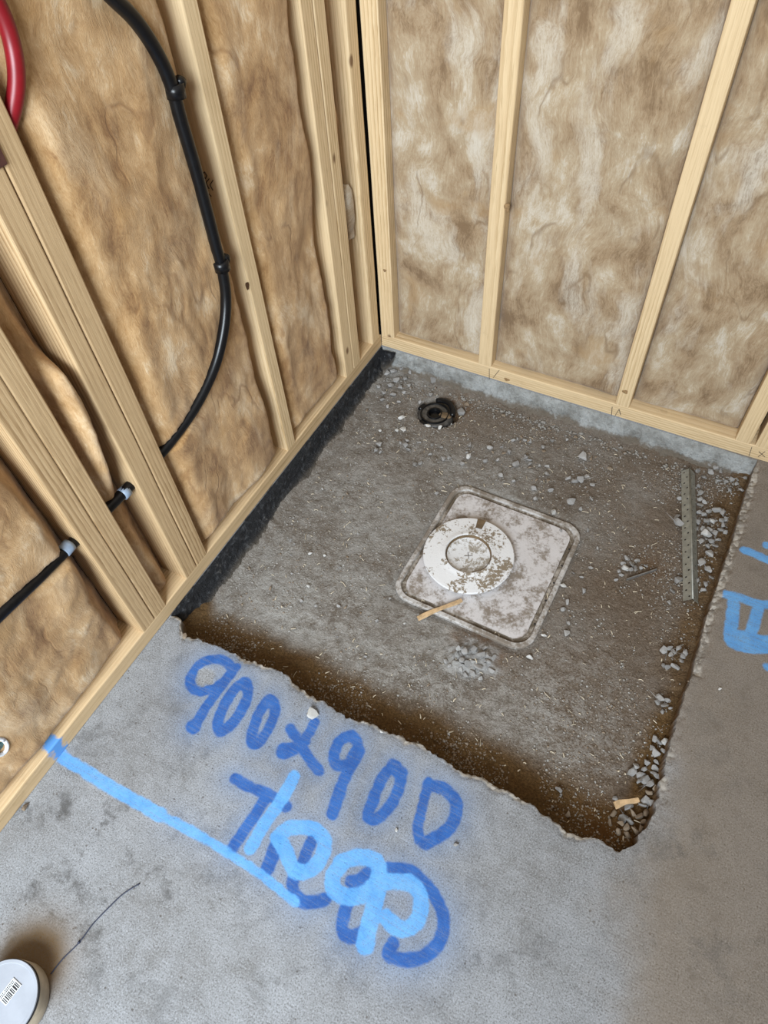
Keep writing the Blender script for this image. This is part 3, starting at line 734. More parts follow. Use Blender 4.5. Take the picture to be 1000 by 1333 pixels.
batt(.419+g, .840-g, 'back', -.040, .024, .011, 7, 'wide pale streaked glasswool batt in the middle of the back wall', BATT_B, edge=.04)
batt(.885+g, 1.204-g, 'back', -.050, .024, .011, 8, 'shaded brown glasswool batt at the right of the back wall', BATT_B, edge=.04)
batt(1.307+g, 1.66-g, 'back', -.045, .024, .011, 9, 'glasswool batt beyond the right picture edge', BATT_B, edge=.04)
# torn piece of glasswool stuffed beside the corner stud
def torn():
    p = PX(462, 268, -.012); bm = bmesh.new(); bmesh.ops.create_icosphere(bm, subdivisions=4, radius=1)
    for v in bm.verts:
        n = float(fbm(np.array([v.co.x*1.6+3]), np.array([v.co.z*1.6+v.co.y]), 4, 91)[0])
        q = v.co.copy(); f_ = 1+.35*n; sq = lambda a: math.copysign(abs(a)**.6, a)
        v.co = Vector((sq(q.x)*.022*f_, sq(q.y)*.026*f_, sq(q.z)*.085*f_))
    me = bpy.data.meshes.new('insulation_scrap'); bm.to_mesh(me); bm.free(); me.materials.append(BATT_B)
    for f_ in me.polygons: f_.use_smooth = True
    o = bpy.data.objects.new('insulation_scrap', me); COL.objects.link(o); o.location = (-.036, -.098, float(p[2])-.02)
    tag(o, 'torn pale piece of glasswool stuffed beside the corner stud', 'insulation')
torn()

# pencil set-out marks on the back plate
def mark(parent, pts_px, wd=.0016, y0=-.0012):
    for a, b in zip(pts_px[:-1], pts_px[1:]):
        A = PY(*a, y0); B = PY(*b, y0); d = B-A; L = np.linalg.norm(d); n = np.array([-d[2], 0, d[0]])/L*wd*.5
        V = [A-n, A+n, B+n, B-n]; V += [v+np.array([0, .0016, 0]) for v in V]
        o = new_obj('pencil_mark', V, [(0,1,2,3), (7,6,5,4), (0,4,5,1), (1,5,6,2), (2,6,7,3), (3,7,4,0)], PENCIL)
        o.parent = parent; o.matrix_parent_inverse = parent.matrix_world.inverted()
for ps in ([(637,480),(637,494)], [(642,492),(650,482)], [(797,530),(796,541)], [(801,541),(806,533)], [(806,533),(808,540)], [(979,582),(975,594)], [(987,595),(996,588)], [(988,588),(996,595)]):
    mark(pb, ps)
# dark stamp and knot on the piped stud
def face_disc(name, c, axis, rx, rz, mat, parent, th=.0016):
    V = []; F = []; n = 16
    for s_ in (0, 1):
        for k in range(n):
            a = 2*math.pi*k/n; rr = 1+.15*math.sin(3*a+c[2]*40)
            if axis == 'x': V.append((c[0]+s_*th-.0008, c[1]+rx*rr*math.cos(a), c[2]+rz*rr*math.sin(a)))
            else: V.append((c[0]+rx*rr*math.cos(a), c[1]-s_*th+.0008, c[2]+rz*rr*math.sin(a)))
    F = [tuple(range(n))[::-1], tuple(range(n, 2*n))]+[(k, (k+1) % n, n+(k+1) % n, n+k) for k in range(n)]
    o = new_obj(name, V, F, mat); o.parent = parent; o.matrix_parent_inverse = parent.matrix_world.inverted(); return o
bpy.context.view_layer.update()
for ps in ([(263,227),(266,224),(269,229),(267,233),(263,227)], [(272,233),(268,238),(272,246)], [(277,235),(273,241),(277,248)], [(271,252),(275,256)]): mark(STUDS[4], ps, .0018, -.6163)
KNOT = mat_simple('knot', (.10, .045, .018), .7, .4, 200)
KNOTP = mat_simple('pale_knot', (.36, .22, .10), .7, .4, 160)
face_disc('knot', PX(322, 372, .0), 'x', .006, .010, KNOT, STUDS[4])
face_disc('knot', PY(501, 352, .0), 'y', .006, .005, KNOTP, STUDS[9])
face_disc('knot', PY(814, 510, .0), 'y', .009, .007, KNOTP, STUDS[11])
face_disc('knot', PY(660, 270, .0), 'y', .008, .012, KNOTP, STUDS[10])
face_disc('knot', PY(660, 494, .0), 'y', .010, .006, KNOTP, pb)

# ------------------------------------------------------------------ pipes on the left wall
def pathx(pts): return catmull([PX(a, b, x) for a, b, x in pts], 8)
pipe = empty('water_pipe', PX(222, 575, -.03))
bpy.context.view_layer.update()
def adopt(o, par):
    o.parent = par; o.matrix_parent_inverse = par.matrix_world.inverted(); return o
pts = PIPEPX
adopt(tube('pipe', pathx(pts), .0130, BLACKP, seg=16), pipe)
def clip(px, py, x, tangent_px):
    c = PX(px, py, x); t = PX(*tangent_px, x)-c; t /= np.linalg.norm(t)
    ringp = np.array([c-t*.012, c-t*.0118, c+t*.0118, c+t*.012])
    o = adopt(tube('pipe_clip', ringp, [.0125, .0185, .0185, .0125], BLACKP, seg=20), pipe)
    a = c+np.array([.004, .010, .006]); lug = tube('clip_lug', [a, a+np.array([-.003, .011, .006]), a+np.array([-.003, .0125, .007])], [.0115, .0105, .006], BLACKP, seg=14); lug.parent = o
    s_ = tube('nail_head', [c+np.array([.013, .001, -.003]), c+np.array([.0178, .001, -.003])], .0045, STEELD, seg=12); s_.parent = o
clip(228, 118, .004, (236, 158)); clip(288, 345, .004, (281, 320))
c = PX(88, 712, -.024); c2 = PX(76, 726, -.020)
adopt(tube('pipe_sleeve', [c+(c-c2)*.25, c, c+(c2-c)*.45, c+(c2-c)*.5], [.0150, .0150, .0150, .0135], SLEEVE, seg=18), pipe)
c = PX(162, 641, -.028); c2 = PX(150, 653, -.028)
adopt(tube('pipe_sleeve', [c+(c-c2)*.3, c, c+(c2-c)*.3], [.0148, .0148, .0148], SLEEVE, seg=18), pipe)
tag(pipe, 'black plastic water pipe curving down the left wall through the studs', 'pipe')
rp = tube('hot_water_pipe', pathx([(-60,-60,.0),(-22,-25,.0),(0,12,.0),(14,50,.0),(21,90,.0),(20,125,-.006),(12,160,-.018),(-3,200,-.03)]), .0125, REDP, seg=16)
tag(rp, 'red plastic water pipe at the top left corner', 'pipe')
bk = box('nail_plate', (0, 0, 0), (.003, .020, .05), BRACKET, bevel=.0008); q = PX(3, 207, 0); bk.location = (.0008, float(q[1])-.017, float(q[2])-.008)
tag(bk, 'small dark brown metal plate on the second stud pair', 'plate')
# white plastic loop at the left edge
def loop():
    q = PX(-3, 972, -.004); n = 20
    path = [(q[0]+.002, q[1]+.016*math.cos(a), q[2]+.030*math.sin(a)) for a in np.linspace(0, 2*math.pi, n)]
    r = empty('plastic_bracket', (q[0], q[1], q[2]-.03)); bpy.context.view_layer.update()
    adopt(tube('loop', path, .0045, WHITEP, seg=10), r)
    a = np.array(q); adopt(tube('core', [a+np.array([-.006, 0, 0]), a+np.array([.001, 0, 0])], .014, TEAL, seg=16), r)
    tag(r, 'white plastic loop at the left picture edge above the bottom plate', 'bracket')
loop()

# ------------------------------------------------------------------ drain, tray, metal strip
def floor_z(x, y): return float(rh(np.array([x]), np.array([y]))[0])
def build_drain():
    r = empty('floor_drain', (DRAIN[0], DRAIN[1], ZR-.03))
    lathe('flange', [(.0255, .024), (.028, .0285), (.040, .030), (.052, .027), (.060, .020), (.064, .012), (.066, 0)], BLACKD, r, 40)
    lathe('pipe_socket', [(.020, -.005), (.020, .028), (.022, .033), (.026, .033), (.028, .028)], BLACKP, r, 32)
    lathe('drain_cap', [(.0005, .020), (.010, .0215), (.016, .020), (.0202, .012)], BLACKP, r, 28)
    lathe('collar', [(.044, .028), (.046, .033), (.049, .033), (.051, .028)], BLACKP, r, 40)
    # upturned socket lip behind and a dark tab at each side
    a = np.linspace(.2, 1.9, 14); tube('socket_lip', [(.062*math.cos(t), .062*math.sin(t), .030+.010*math.sin((t-.2)/1.7*math.pi)) for t in a], .009, BLACKP, r, seg=10)
    for t in (2.9, 4.4):
        tube('tab', [(.058*math.cos(t+d), .058*math.sin(t+d), .024) for d in np.linspace(-.22, .22, 6)], .008, BLACKP, r, seg=8)
    bm = bmesh.new(); bmesh.ops.create_icosphere(bm, subdivisions=2, radius=.02)
    for v in bm.verts: v.co = Vector((v.co.x*1.1, v.co.y*.8, v.co.z*.22))*(1+.2*float(perlin(np.array([v.co.x*90]), np.array([v.co.y*90]))[0]))
    me = bpy.data.meshes.new('mud_smear'); bm.to_mesh(me); bm.free(); me.materials.append(MUD); o = bpy.data.objects.new('mud_smear', me); COL.objects.link(o); o.parent = r; o.location = (.036, .006, .029)
    tag(r, 'round black plastic floor drain set in the recess near the back wall', 'drain')
build_drain()

GROOVE = mat_plastic_dirty('groove_dirt', (.34, .30, .26), (.10, .075, .05), .38, .55, 12)
def rrect(a, b, rad, n=8):
    out = []
    for cx, cy, a0 in ((a/2-rad, b/2-rad, 0), (-a/2+rad, b/2-rad, 90), (-a/2+rad, -b/2+rad, 180), (a/2-rad, -b/2+rad, 270)):
        for k in range(n+1):
            t = math.radians(a0+90*k/n); out.append((cx+rad*math.cos(t), cy+rad*math.sin(t)))
    return out
def build_tray():
    rz = math.atan2(ax[1], ax[0]); r = empty('drain_tray', (TRAYC[0], TRAYC[1], ZR-.006), rz)
    A, B = TRA, TRB
    def loft(name, rings, mat, cap=False, sub=0):
        V = []; n = None; F = []
        for a, b, rad, z in rings:
            q = rrect(a, b, rad); n = len(q)
            for x, y in q: V.append((x, y, z+.0008*float(perlin(np.array([x*40]), np.array([y*40]))[0])))
        for i in range(len(rings)-1):
            for k in range(n): F.append((i*n+k, i*n+(k+1) % n, (i+1)*n+(k+1) % n, (i+1)*n+k))
        if cap: F.append(tuple(range((len(rings)-1)*n, len(rings)*n)))
        o = new_obj(name, V, F, mat, r, smooth=False); return o
    loft('rim', [(A, B, .055, .000), (A, B, .055, .0085), (A-.006, B-.006, .053, .0105), (A-.026, B-.026, .047, .0105), (A-.031, B-.031, .045, .005)], RIMM)
    loft('groove', [(A-.030, B-.030, .045, .006), (A-.034, B-.034, .044, .0015), (A-.050, B-.050, .041, .0015), (A-.056, B-.056, .038, .006)], GROOVE)
    # slightly sagging pan: one grid clipped by rounding
    n = 40; a, b = A-.054, B-.054; xs = np.linspace(-a/2, a/2, n); ys = np.linspace(-b/2, b/2, n); X, Y = np.meshgrid(xs, ys, indexing='ij')
    rad = .038; qx = np.abs(X)-(a/2-rad); qy = np.abs(Y)-(b/2-rad); m_ = (qx > 0) & (qy > 0); d = np.hypot(qx, qy); f = np.where(m_ & (d > rad), rad/np.maximum(d, 1e-6), 1)
    X2 = np.where(m_, np.sign(X)*(a/2-rad+qx*f), X); Y2 = np.where(m_, np.sign(Y)*(b/2-rad+qy*f), Y)
    Z = .0060+.0020*fbm(X2*12, Y2*12, 3, 77)
    new_obj('pan', np.stack([X2, Y2, Z], -1).reshape(-1, 3), grid_faces(n, n), TRAYM, r, smooth=True)
    tag(r, 'dusty white square plastic drain tray with rounded corners in the recess', 'drain tray')
    # screw holes along the right rim
    for k, t in enumerate((-.30, -.12, .02, .16, .30)):
        o = lathe('screw_hole', [(.0003, .0), (.0032, .0)], PRINT, r, 10, sm=False); o.location = (A/2-.017, B*t, .0118)
    # round flange
    zc = ZR+.020
    c = PZ(610, 722, zc); f = empty('drain_flange', (c[0], c[1], ZR+.001), 0); R_ = float(np.linalg.norm(PZ(550, 722, zc)-PZ(669, 722, zc)))/2
    k = R_/.128
    lathe('ring', [(.100*k, .002), (.122*k, .004), (.127*k, .013), (.128*k, .020), (.126*k, .0225), (.115*k, .0235), (.085*k, .0245), (.075*k, .026), (.070*k, .0285), (.066*k, .0285), (.064*k, .024)], DISCM, f, 72)
    lathe('dish', [(.0005, .013), (.03*k, .0132), (.055*k, .0145), (.062*k, .018), (.0655*k, .0275)], DISHM, f, 64)
    lathe('dirt_ring', [(.0600*k, .0158), (.0625*k, .0235), (.0640*k, .0250)], MUD, f, 64)
    for t in (.5, .5+math.pi/2):
        d = np.array([math.cos(t), math.sin(t), 0])*.012*k; tube('centre_mark', [-d+np.array([0, 0, .0134]), d+np.array([0, 0, .0134])], .0009, PENCIL, f, seg=6)
    # muddy notch near the far edge
    t = math.atan2(*(PZ(628, 677, zc)-c)[[1, 0]]); dt = .10; V = []
    for rr in (.092*k, .110*k, .126*k):
        for q in np.linspace(-dt, dt, 5): V.append((rr*math.cos(t+q), rr*math.sin(t+q), .0262))
    V2 = [(x, y, .0225) for x, y, z in V]; F = []
    for i in range(2):
        for j in range(4): F.append((i*5+j, (i+1)*5+j, (i+1)*5+j+1, i*5+j+1))
    new_obj('mud_patch', V, F, MUD, f)
    tag(f, 'round muddy white plastic drain flange lying on the square tray', 'drain flange')
    return f, k
FL, FK = build_tray()

def perforated():
    a = PZ(898, 610, ZR+.03); b = PZ(902, 780, ZR+.03); d = b-a; L = float(np.linalg.norm(d)); rz = math.atan2(d[1], d[0])
    r = empty('perforated_angle', (a[0], a[1], max(floor_z(a[0], a[1]), floor_z(b[0], b[1]))+.001), rz)
    # two perforated flanges meeting at a rounded ridge; the left flange faces the light
    wf = .027; ang = math.radians(42); nx = 22; cell = L/nx
    def flange(sgn, name):
        V = []; F = []
        def put(s_, t):     # s along, t across from ridge 0..1
            y = sgn*wf*t*math.cos(ang)*-1; z = wf*math.sin(ang)*(1-t)+.001; V.append((s_, y, z)); return len(V)-1
        for i in range(nx):
            s0 = i*cell; s1 = s0+cell; cx = (s0+s1)/2; cy = .34 if i % 2 else .66
            t0, t1 = cy-.22, cy+.22; hr = .0030
            out = [(s0, t0), (cx, t0), (s1, t0), (s1, cy), (s1, t1), (cx, t1), (s0, t1), (s0, cy)]
            oi = [put(*q) for q in out]
            hi = [put(cx+hr*math.cos(a_), cy+hr/wf*math.sin(a_)) for a_ in [math.radians(225+45*k) for k in range(8)]]
            for k in range(8): F.append((oi[k], oi[(k+1) % 8], hi[(k+1) % 8], hi[k]))
            for u0, u1 in ((0, t0), (t1, 1)):
                F.append((put(s0, u0), put(s1, u0), put(s1, u1), put(s0, u1)))
        o = new_obj(name, V, F, GREYM, r); md = o.modifiers.new('t', 'SOLIDIFY'); md.thickness = .0011; return o
    flange(1, 'flange'); flange(-1, 'flange')
    tube('bead', [(0, 0, wf*math.sin(ang)+.001), (L, 0, wf*math.sin(ang)+.001)], .0028, GREYM, r, seg=10)
    tag(r, 'grey perforated metal angle lying on the gravel at the right of the recess', 'metal angle')
perforated()
a = PZ(817, 752, ZR+.02); b = PZ(856, 740, ZR+.02)
o = box('metal_strip', (0, -.0015, 0), (float(np.linalg.norm(b-a)), .0015, .010), STEELD, bevel=.0006); o.location = (a[0], a[1], floor_z(a[0], a[1])+.004); o.rotation_euler = (0, -.05, math.atan2(b[1]-a[1], b[0]-a[0]))
tag(o, 'thin grey metal strip among stones in the right half of the recess', 'metal strip')

def stick(pa, pb_, za, zb, wd, th, label, name='wood_splinter', taper=.6):
    A = PZ(*pa, za); B = PZ(*pb_, zb); d = B-A; L = float(np.linalg.norm(d)); n = 8; V = []; F = []
    for i in range(n+1):
        t = i/n; w_ = wd*(1-(1-taper)*t)*.5*(1+.15*math.sin(t*9)); h = th*(1-.3*t)
        for y, z in ((-w_, 0), (w_, 0), (w_*.8, h), (-w_*.7, h*1.05)): V.append((t*L, y+.002*math.sin(t*5), z))
    for i in range(n):
        for k in range(4): F.append((i*4+k, i*4+(k+1) % 4, (i+1)*4+(k+1) % 4, (i+1)*4+k))
    F += [(3, 2, 1, 0), (n*4, n*4+1, n*4+2, n*4+3)]
    o = new_obj(name, V, F, STICK); x = Vector(d).normalized(); z = Vector((0, 0, 1)); y = z.cross(x).normalized(); z = x.cross(y)
    M = Matrix.Identity(4)
    for i in range(3): M[i][0] = x[i]; M[i][1] = y[i]; M[i][2] = z[i]; M[i][3] = A[i]
    o.matrix_world = M; tag(o, label, 'splinter'); return o
stick((544,806), (601,781), ZR+.005, ZR+.009, .013, .007, 'tan wooden stick lying across the lower rim of the white tray', 'wooden_stick', .8)
stick((800,1049), (831,1040), ZR+.046, ZR+.046, .016, .006, 'tan wood splinter on the stones in the front corner of the recess')

# ------------------------------------------------------------------ gravel
def rock_mesh(i, flat=.7):
    rg = np.random.default_rng(100+i); bm = bmesh.new()
    for k in range(16):
        v = rg.normal(size=3); v /= np.linalg.norm(v); v = v*rg.uniform(.82, 1.05)*np.array([1, rg.uniform(.65, .95), flat*rg.uniform(.8, 1.1)]); bm.verts.new(v)
    bmesh.ops.convex_hull(bm, input=bm.verts[:])
    for v in [v for v in bm.verts if not v.link_faces]: bm.verts.remove(v)
    bmesh.ops.bevel(bm, geom=bm.edges[:], offset=.06, segments=1, affect='EDGES')
    me = bpy.data.meshes.new('gravel_stone'); bm.to_mesh(me); bm.free(); return me
ROCKS = {}
for mi, mt in enumerate((STONE, STONE_P, STONE_D)):
    ROCKS[mi] = []
    for i in range(8):
        me = rock_mesh(i+mi*8); me.materials.append(mt); ROCKS[mi].append(me)
PLACED = []
def stone(px, py, size_px, kind=0, lift=0, label=None, group=None, ground=None, name='gravel_stone'):
    p = PZ(px, py, ZR)
    if ground is None:
        z0 = floor_z(p[0], p[1])
    else: p = PZ(px, py, ground); z0 = ground
    r = size_px*.60*float(np.linalg.norm(p-CAM))/FPX
    for (x, y, rr, zt) in PLACED:       # lie on stones already there
        dd = math.hypot(p[0]-x, p[1]-y)
        if dd < (r+rr)*.72: z0 = max(z0, zt-.55*rr)
    me = random.choice(ROCKS[kind]); o = bpy.data.objects.new(name, me); COL.objects.link(o)
    o.location = (p[0], p[1], z0+r*.52+lift); o.scale = (r, r*random.uniform(.75, 1), r*random.uniform(.7, .95))
    o.rotation_euler = (random.uniform(-.35, .35), random.uniform(-.35, .35), random.uniform(0, 6.28))
    PLACED.append((p[0], p[1], r, z0+r*.9))
    tag(o, label, 'stone', group); return o
def cluster(lab, grp, spots, kind=0):
    for q in spots:
        stone(q[0], q[1], q[2], q[3] if len(q) > 3 else kind, 0, lab, grp)
def scatter(lab, grp, n, cx, cy, sx, sy, lo, hi, kinds=(0, 0, 2), ok=None):
    k = 0; t = 0
    while k < n and t < n*30:
        t += 1; x = random.gauss(cx, sx); y = random.gauss(cy, sy)
        if ok and not ok(x, y): continue
        p = PZ(x, y, ZR)
        if p[0] > float(re_(p[1]))-.012 or p[1] < float(fe(p[0]))+.03 or p[0] < .06 or p[1] > -.035: continue
        stone(x, y, random.uniform(lo, hi), random.choice(kinds), 0, lab, grp); k += 1
# corner by the membrane
cluster('gravel stone in the heap at the back left corner of the recess', 'stones in the back left corner',
        [(519,473,12,1),(508,477,10),(512,487,11),(524,484,9),(505,490,9),(517,497,10),(528,495,8),(509,503,9),(521,506,8),(500,512,8),(497,522,8),(512,515,9),(505,531,7),(526,512,7),(493,505,7),(534,489,7),(533,503,6),(519,524,6)])
cluster('gravel stone beside the round black floor drain', 'stones around the drain',
        [(601,534,15),(587,546,7,1),(573,558,8,1),(557,554,8,1),(564,498,10),(561,515,7),(547,524,6),(608,527,8,2)])
cluster('pale gravel stone in front of the floor drain', 'pale stones before the drain', [(523,546,9,1),(525,561,10,1),(517,562,7,1),(495,561,5,1)])
cluster('gravel stone scattered between the drain and the white tray', 'stones between drain and tray',
        [(528,581,9),(521,577,7),(532,586,8),(494,580,10),(490,587,8),(496,590,7),(546,577,7),(563,580,6),(611,581,10),(610,595,9,1),(577,598,8),(585,597,7),(637,585,9),(632,601,7),(540,606,8),(548,604,7),(560,592,6),(530,574,7),(602,605,7),(575,583,6)])
cluster('gravel stone scattered between the tray and the back wall', 'stones behind the tray',
        [(672,606,11),(688,600,9),(684,599,8),(690,606,7),(712,608,7),(712,618,8),(757,597,14),(748,628,10),(755,627,12),(763,625,9),(739,624,8),(771,633,8),(695,637,8),(717,640,8),(743,655,12),(697,650,7),(652,620,8),(663,590,8),(648,600,7),(690,576,8),(720,668,10,1),(756,664,7),(668,574,7),(707,583,7),(770,650,7),(730,690,7)])
for a in (0, 1):
    scatter('small gravel stone scattered behind the white tray', 'small stones behind the tray', 14, 700, 590, 45, 22, 4, 7)
cluster('gravel stone in the heap beside the perforated metal angle', 'stones beside the metal angle',
        [(911,658,8),(909,668,8),(908,681,8),(915,672,9),(922,668,9),(931,668,13),(938,672,9),(926,682,10,1),(918,682,9),(907,690,8),(914,692,9),(922,694,9),(917,700,14,1),(928,699,9),(935,695,8),(924,709,9),(932,708,8),(912,707,9),(939,688,8),(942,680,7),(920,726,13),(911,737,12),(919,747,11),(911,651,7),(912,643,8),(909,634,7),(917,655,7),(936,683,8),(941,699,7),(928,715,8),(919,714,8),(906,759,8),(916,765,8),(913,772,7),(923,757,7)])
cluster('gravel stone at the far right of the recess below the concrete edge', 'stones at the far right edge', [(908,615,9),(924,617,9),(930,613,9),(936,618,8),(921,609,7),(944,630,7),(957,634,7),(951,628,8),(962,643,7),(948,641,6),(935,628,7),(916,622,7),(966,630,6)])
cluster('gravel stone just left of the perforated metal angle', 'stones left of the metal angle', [(883,684,14),(880,674,8),(882,758,13),(885,650,8),(875,770,8),(870,785,7)])
cluster('gravel stone in the small heap with the thin metal strip', 'stones around the metal strip', [(815,728,9),(813,742,11,1),(822,736,9),(828,733,8),(820,745,8),(834,741,7),(808,750,7),(802,756,6),(811,735,7),(840,738,6),(826,744,7),(805,745,6)])
cluster('gravel stone on the bare floor right of the tray', 'stones right of the tray', [(760,770,8),(738,785,8),(733,762,9,1),(733,794,8),(737,825,10),(690,856,9,1),(765,690,6),(778,715,6),(769,740,6),(757,752,6),(746,746,6),(708,828,7,1),(740,812,7)])
cluster('gravel stone in the upper pair of heaps by the right wall of the recess', 'stones in the right wall heaps', [(863,848,11),(870,847,8),(874,853,9),(880,850,10),(887,856,11),(884,862,9),(871,857,8),(868,871,9),(876,872,12),(862,870,7),(882,868,7)])
cluster('gravel stone in the middle heap by the right wall of the recess', 'stones in the middle right heap', [(857,913,12),(853,918,8),(862,922,9),(866,916,8),(870,926,6),(860,930,6)])
cluster('gravel stone in the long heap towards the front right corner of the recess', 'stones in the long front right heap',
        [(855,968,11),(864,971,12,1),(849,966,9),(851,985,13),(860,982,8),(845,978,8),(822,1007,13),(832,1013,12),(838,1019,13),(843,1025,11),(850,1005,10),(853,1015,10),(847,1012,9),(829,1022,9),(836,1005,8),(840,997,9),(852,996,8),(826,1000,8),(838,1045,12),(833,1051,10),(844,1048,9),(816,1053,12,0),(808,1069,13),(817,1073,9),(829,1066,11,2),(834,1075,9,2),(820,1062,9,2),(797,1061,10,2),(812,1082,10,2),(803,1077,9,2),(822,1086,10,2),(829,1085,9,2),(812,1092,9,2),(800,1087,9,2),(793,1073,9,2),(837,1062,9,2),(842,1036,9,2),(848,1030,8,2),(726,1030,10),(738,1062,9,2),(800,1040,7)])
cluster('grey fragment of broken mortar on the lump before the tray', 'mortar fragments before the tray', [(605,852,13),(617,848,12),(627,856,13),(610,866,12),(622,870,12),(634,864,11),(601,863,10),(640,875,10),(615,878,10),(597,848,9),(631,845,9),(643,858,9),(606,880,9),(626,884,8),(600,873,8),(585,868,7),(580,862,7)])
scatter('small gravel stone on the dusty left part of the recess floor', 'small stones on the left floor', 34, 440, 700, 70, 70, 3, 6, (0, 1, 2))

# the odd ones of each heap are singled out by size, colour and place
def project(o):
    v = ROT @ (np.array(o.location)-CAM); return 500+FPX*v[0]/v[2], 666.5+FPX*v[1]/v[2]
HEAPS = {}
for o in COL.objects:
    if o.name.startswith('gravel_stone') and o.get('label'): HEAPS.setdefault(o['label'], []).append(o)
for lab, L in HEAPS.items():
    pts = {o.name: project(o) for o in L}; left = list(L)
    def pick(key, word):
        if len(left) > 2:
            o = max(left, key=key); left.remove(o); o['label'] = word+' '+lab
    pick(lambda o: o.scale[0]*o.scale[1], 'largest')
    pick(lambda o: -pts[o.name][0], 'leftmost'); pick(lambda o: pts[o.name][0], 'rightmost')
    pick(lambda o: -pts[o.name][1], 'farthest'); pick(lambda o: pts[o.name][1], 'nearest')
    for o in left:
        k = o.data.materials[0].name
        if lab.split()[0] not in ('pale', 'grey'): o['label'] = {'gravel_grey': 'grey', 'gravel_pale': 'pale', 'gravel_earthy': 'earth-brown'}[k]+' '+lab
# crumbs and shavings nobody could count
def in_recess(x, y, m_=.010): return (x > .05) & (y < -.03) & (y > fe(x)+m_) & (x < re_(y)-.006)
def off_tray(x, y):
    u = (x-TRAYC[0])*ax[0]+(y-TRAYC[1])*ax[1]; v = (x-TRAYC[0])*ay[0]+(y-TRAYC[1])*ay[1]
    return np.maximum(np.abs(u)/TRA, np.abs(v)/TRB) > .5
OCT = np.array([(1,0,0),(0,1,0),(-1,0,0),(0,-1,0),(0,0,.8),(0,0,-.8)]); OF = np.array([(0,1,4),(1,2,4),(2,3,4),(3,0,4),(1,0,5),(2,1,5),(3,2,5),(0,3,5)])
def grains(name, x, y, z, r, mat, label, cat):
    n = len(x); a = RNG.uniform(0, 6.28, n); sc = np.stack([r*RNG.uniform(.7, 1.3, n), r*RNG.uniform(.6, 1, n), r*RNG.uniform(.4, .8, n)], 1)
    q = OCT[None]*sc[:, None]*RNG.uniform(.7, 1.25, (n, 6, 1)); ca, sa = np.cos(a)[:, None], np.sin(a)[:, None]
    V = np.stack([x[:, None]+q[..., 0]*ca-q[..., 1]*sa, y[:, None]+q[..., 0]*sa+q[..., 1]*ca, z[:, None]+q[..., 2]+r[:, None]*.25], -1).reshape(-1, 3)
    F = (OF[None]+6*np.arange(n)[:, None, None]).reshape(-1, 3)
    o = new_obj(name, V, F, mat); o['kind'] = 'stuff'; o['label'] = label; o['category'] = cat
def crumbs():
    def cand(n, front, right, back):
        x = RNG.uniform(.05, 1.27, n); y = RNG.uniform(-1.25, -.03, n); k = RNG.uniform(0, 1, n)
        m1 = k < front; y = np.where(m1, fe(x)+.02+np.abs(RNG.normal(0, .06, n)), y)
        m2 = (k >= front) & (k < front+right); x = np.where(m2, RNG.normal(1.17, .09, n), x)
        m3 = (k >= front+right) & (k < front+right+back); y = np.where(m3, -np.abs(RNG.normal(.12, .15, n)), y)
        return x, y
    for name, mt, n, lo, hi, fr, lab in (('gravel_crumbs', STONE_E, 12000, .0013, .0046, (.0, .18, .25), 'grey crumbs of gravel strewn over the recess floor'),
                                   ('earth_crumbs', STONE_D, 9000, .0014, .0046, (.35, .2, .15), 'brown crumbs of earth strewn over the recess floor'),
                                   ('pale_crumbs', STONE_P, 2000, .0011, .0034, (.05, .1, .2), 'pale chips strewn over the recess floor')):
        x, y = cand(n, *fr); ok = in_recess(x, y)
        ok &= fbm(x*6, y*6, 3, 95) > RNG.uniform(-.35, .45, n); ok &= off_tray(x, y) | (RNG.uniform(0, 1, n) < .10)
        x, y = x[ok], y[ok]; r = lo+(hi-lo)*RNG.uniform(0, 1, len(x))**2.2
        grains(name, x, y, rh(x, y), r, mt, lab, 'rubble')
    # shavings: bent slivers
    n = 420; x = RNG.uniform(.06, 1.26, n); y = RNG.uniform(-1.24, -.05, n); ok = in_recess(x, y, .015); x, y = x[ok], y[ok]; z = rh(x, y)+.002
    V = []; F = []
    for x_, y_, z_ in zip(x, y, z):
        L = random.uniform(.004, .013) if rnd() < .85 else random.uniform(.013, .024); a = rnd()*6.28; w_ = random.uniform(.0006, .0015); b = len(V); bend = random.uniform(-.6, .6)
        for i in range(4):
            t = (i/3-.5); aa = a+bend*t; cx = x_+math.cos(aa)*L*t; cy = y_+math.sin(aa)*L*t
            for s_, h in ((-1, 0), (1, .0), (0, .0014)): V.append((cx-math.sin(aa)*w_*s_, cy+math.cos(aa)*w_*s_, z_+h+.002*(1-4*t*t)))
        for i in range(3):
            for j in range(3): F.append((b+i*3+j, b+i*3+(j+1) % 3, b+i*3+3+(j+1) % 3, b+i*3+3+j))
    o = new_obj('wood_shavings', V, F, SHAVE); o['kind'] = 'stuff'; o['label'] = 'pale wood shavings strewn over the recess floor'; o['category'] = 'shavings'
    n = 420; x = RNG.uniform(.04, 1.26, n); y = -.040-np.abs(RNG.normal(0, .016, n)); ok = fbm(x*9, y*9, 3, 97) > RNG.uniform(-.3, .25, n); x, y = x[ok], y[ok]
    grains('wall_foot_rubble', x, y, rh(x, y), RNG.uniform(.003, .009, len(x))**1.0, STONE_E, 'broken concrete crumbs along the foot of the back edge beam', 'rubble')
    # broken aggregate along the right lip
    n = 240; y = RNG.uniform(-1.15, -.05, n); x = re_(y)+np.abs(RNG.normal(0, .010, n))+.001; ok = (y > -.8) | (RNG.uniform(0, 1, n) > .7); x, y = x[ok], y[ok]
    grains('edge_rubble', x, y, np.full(len(x), -.013), RNG.uniform(.002, .0065, len(x)), STONE_D, 'broken aggregate along the right lip of the recess', 'rubble')
crumbs()

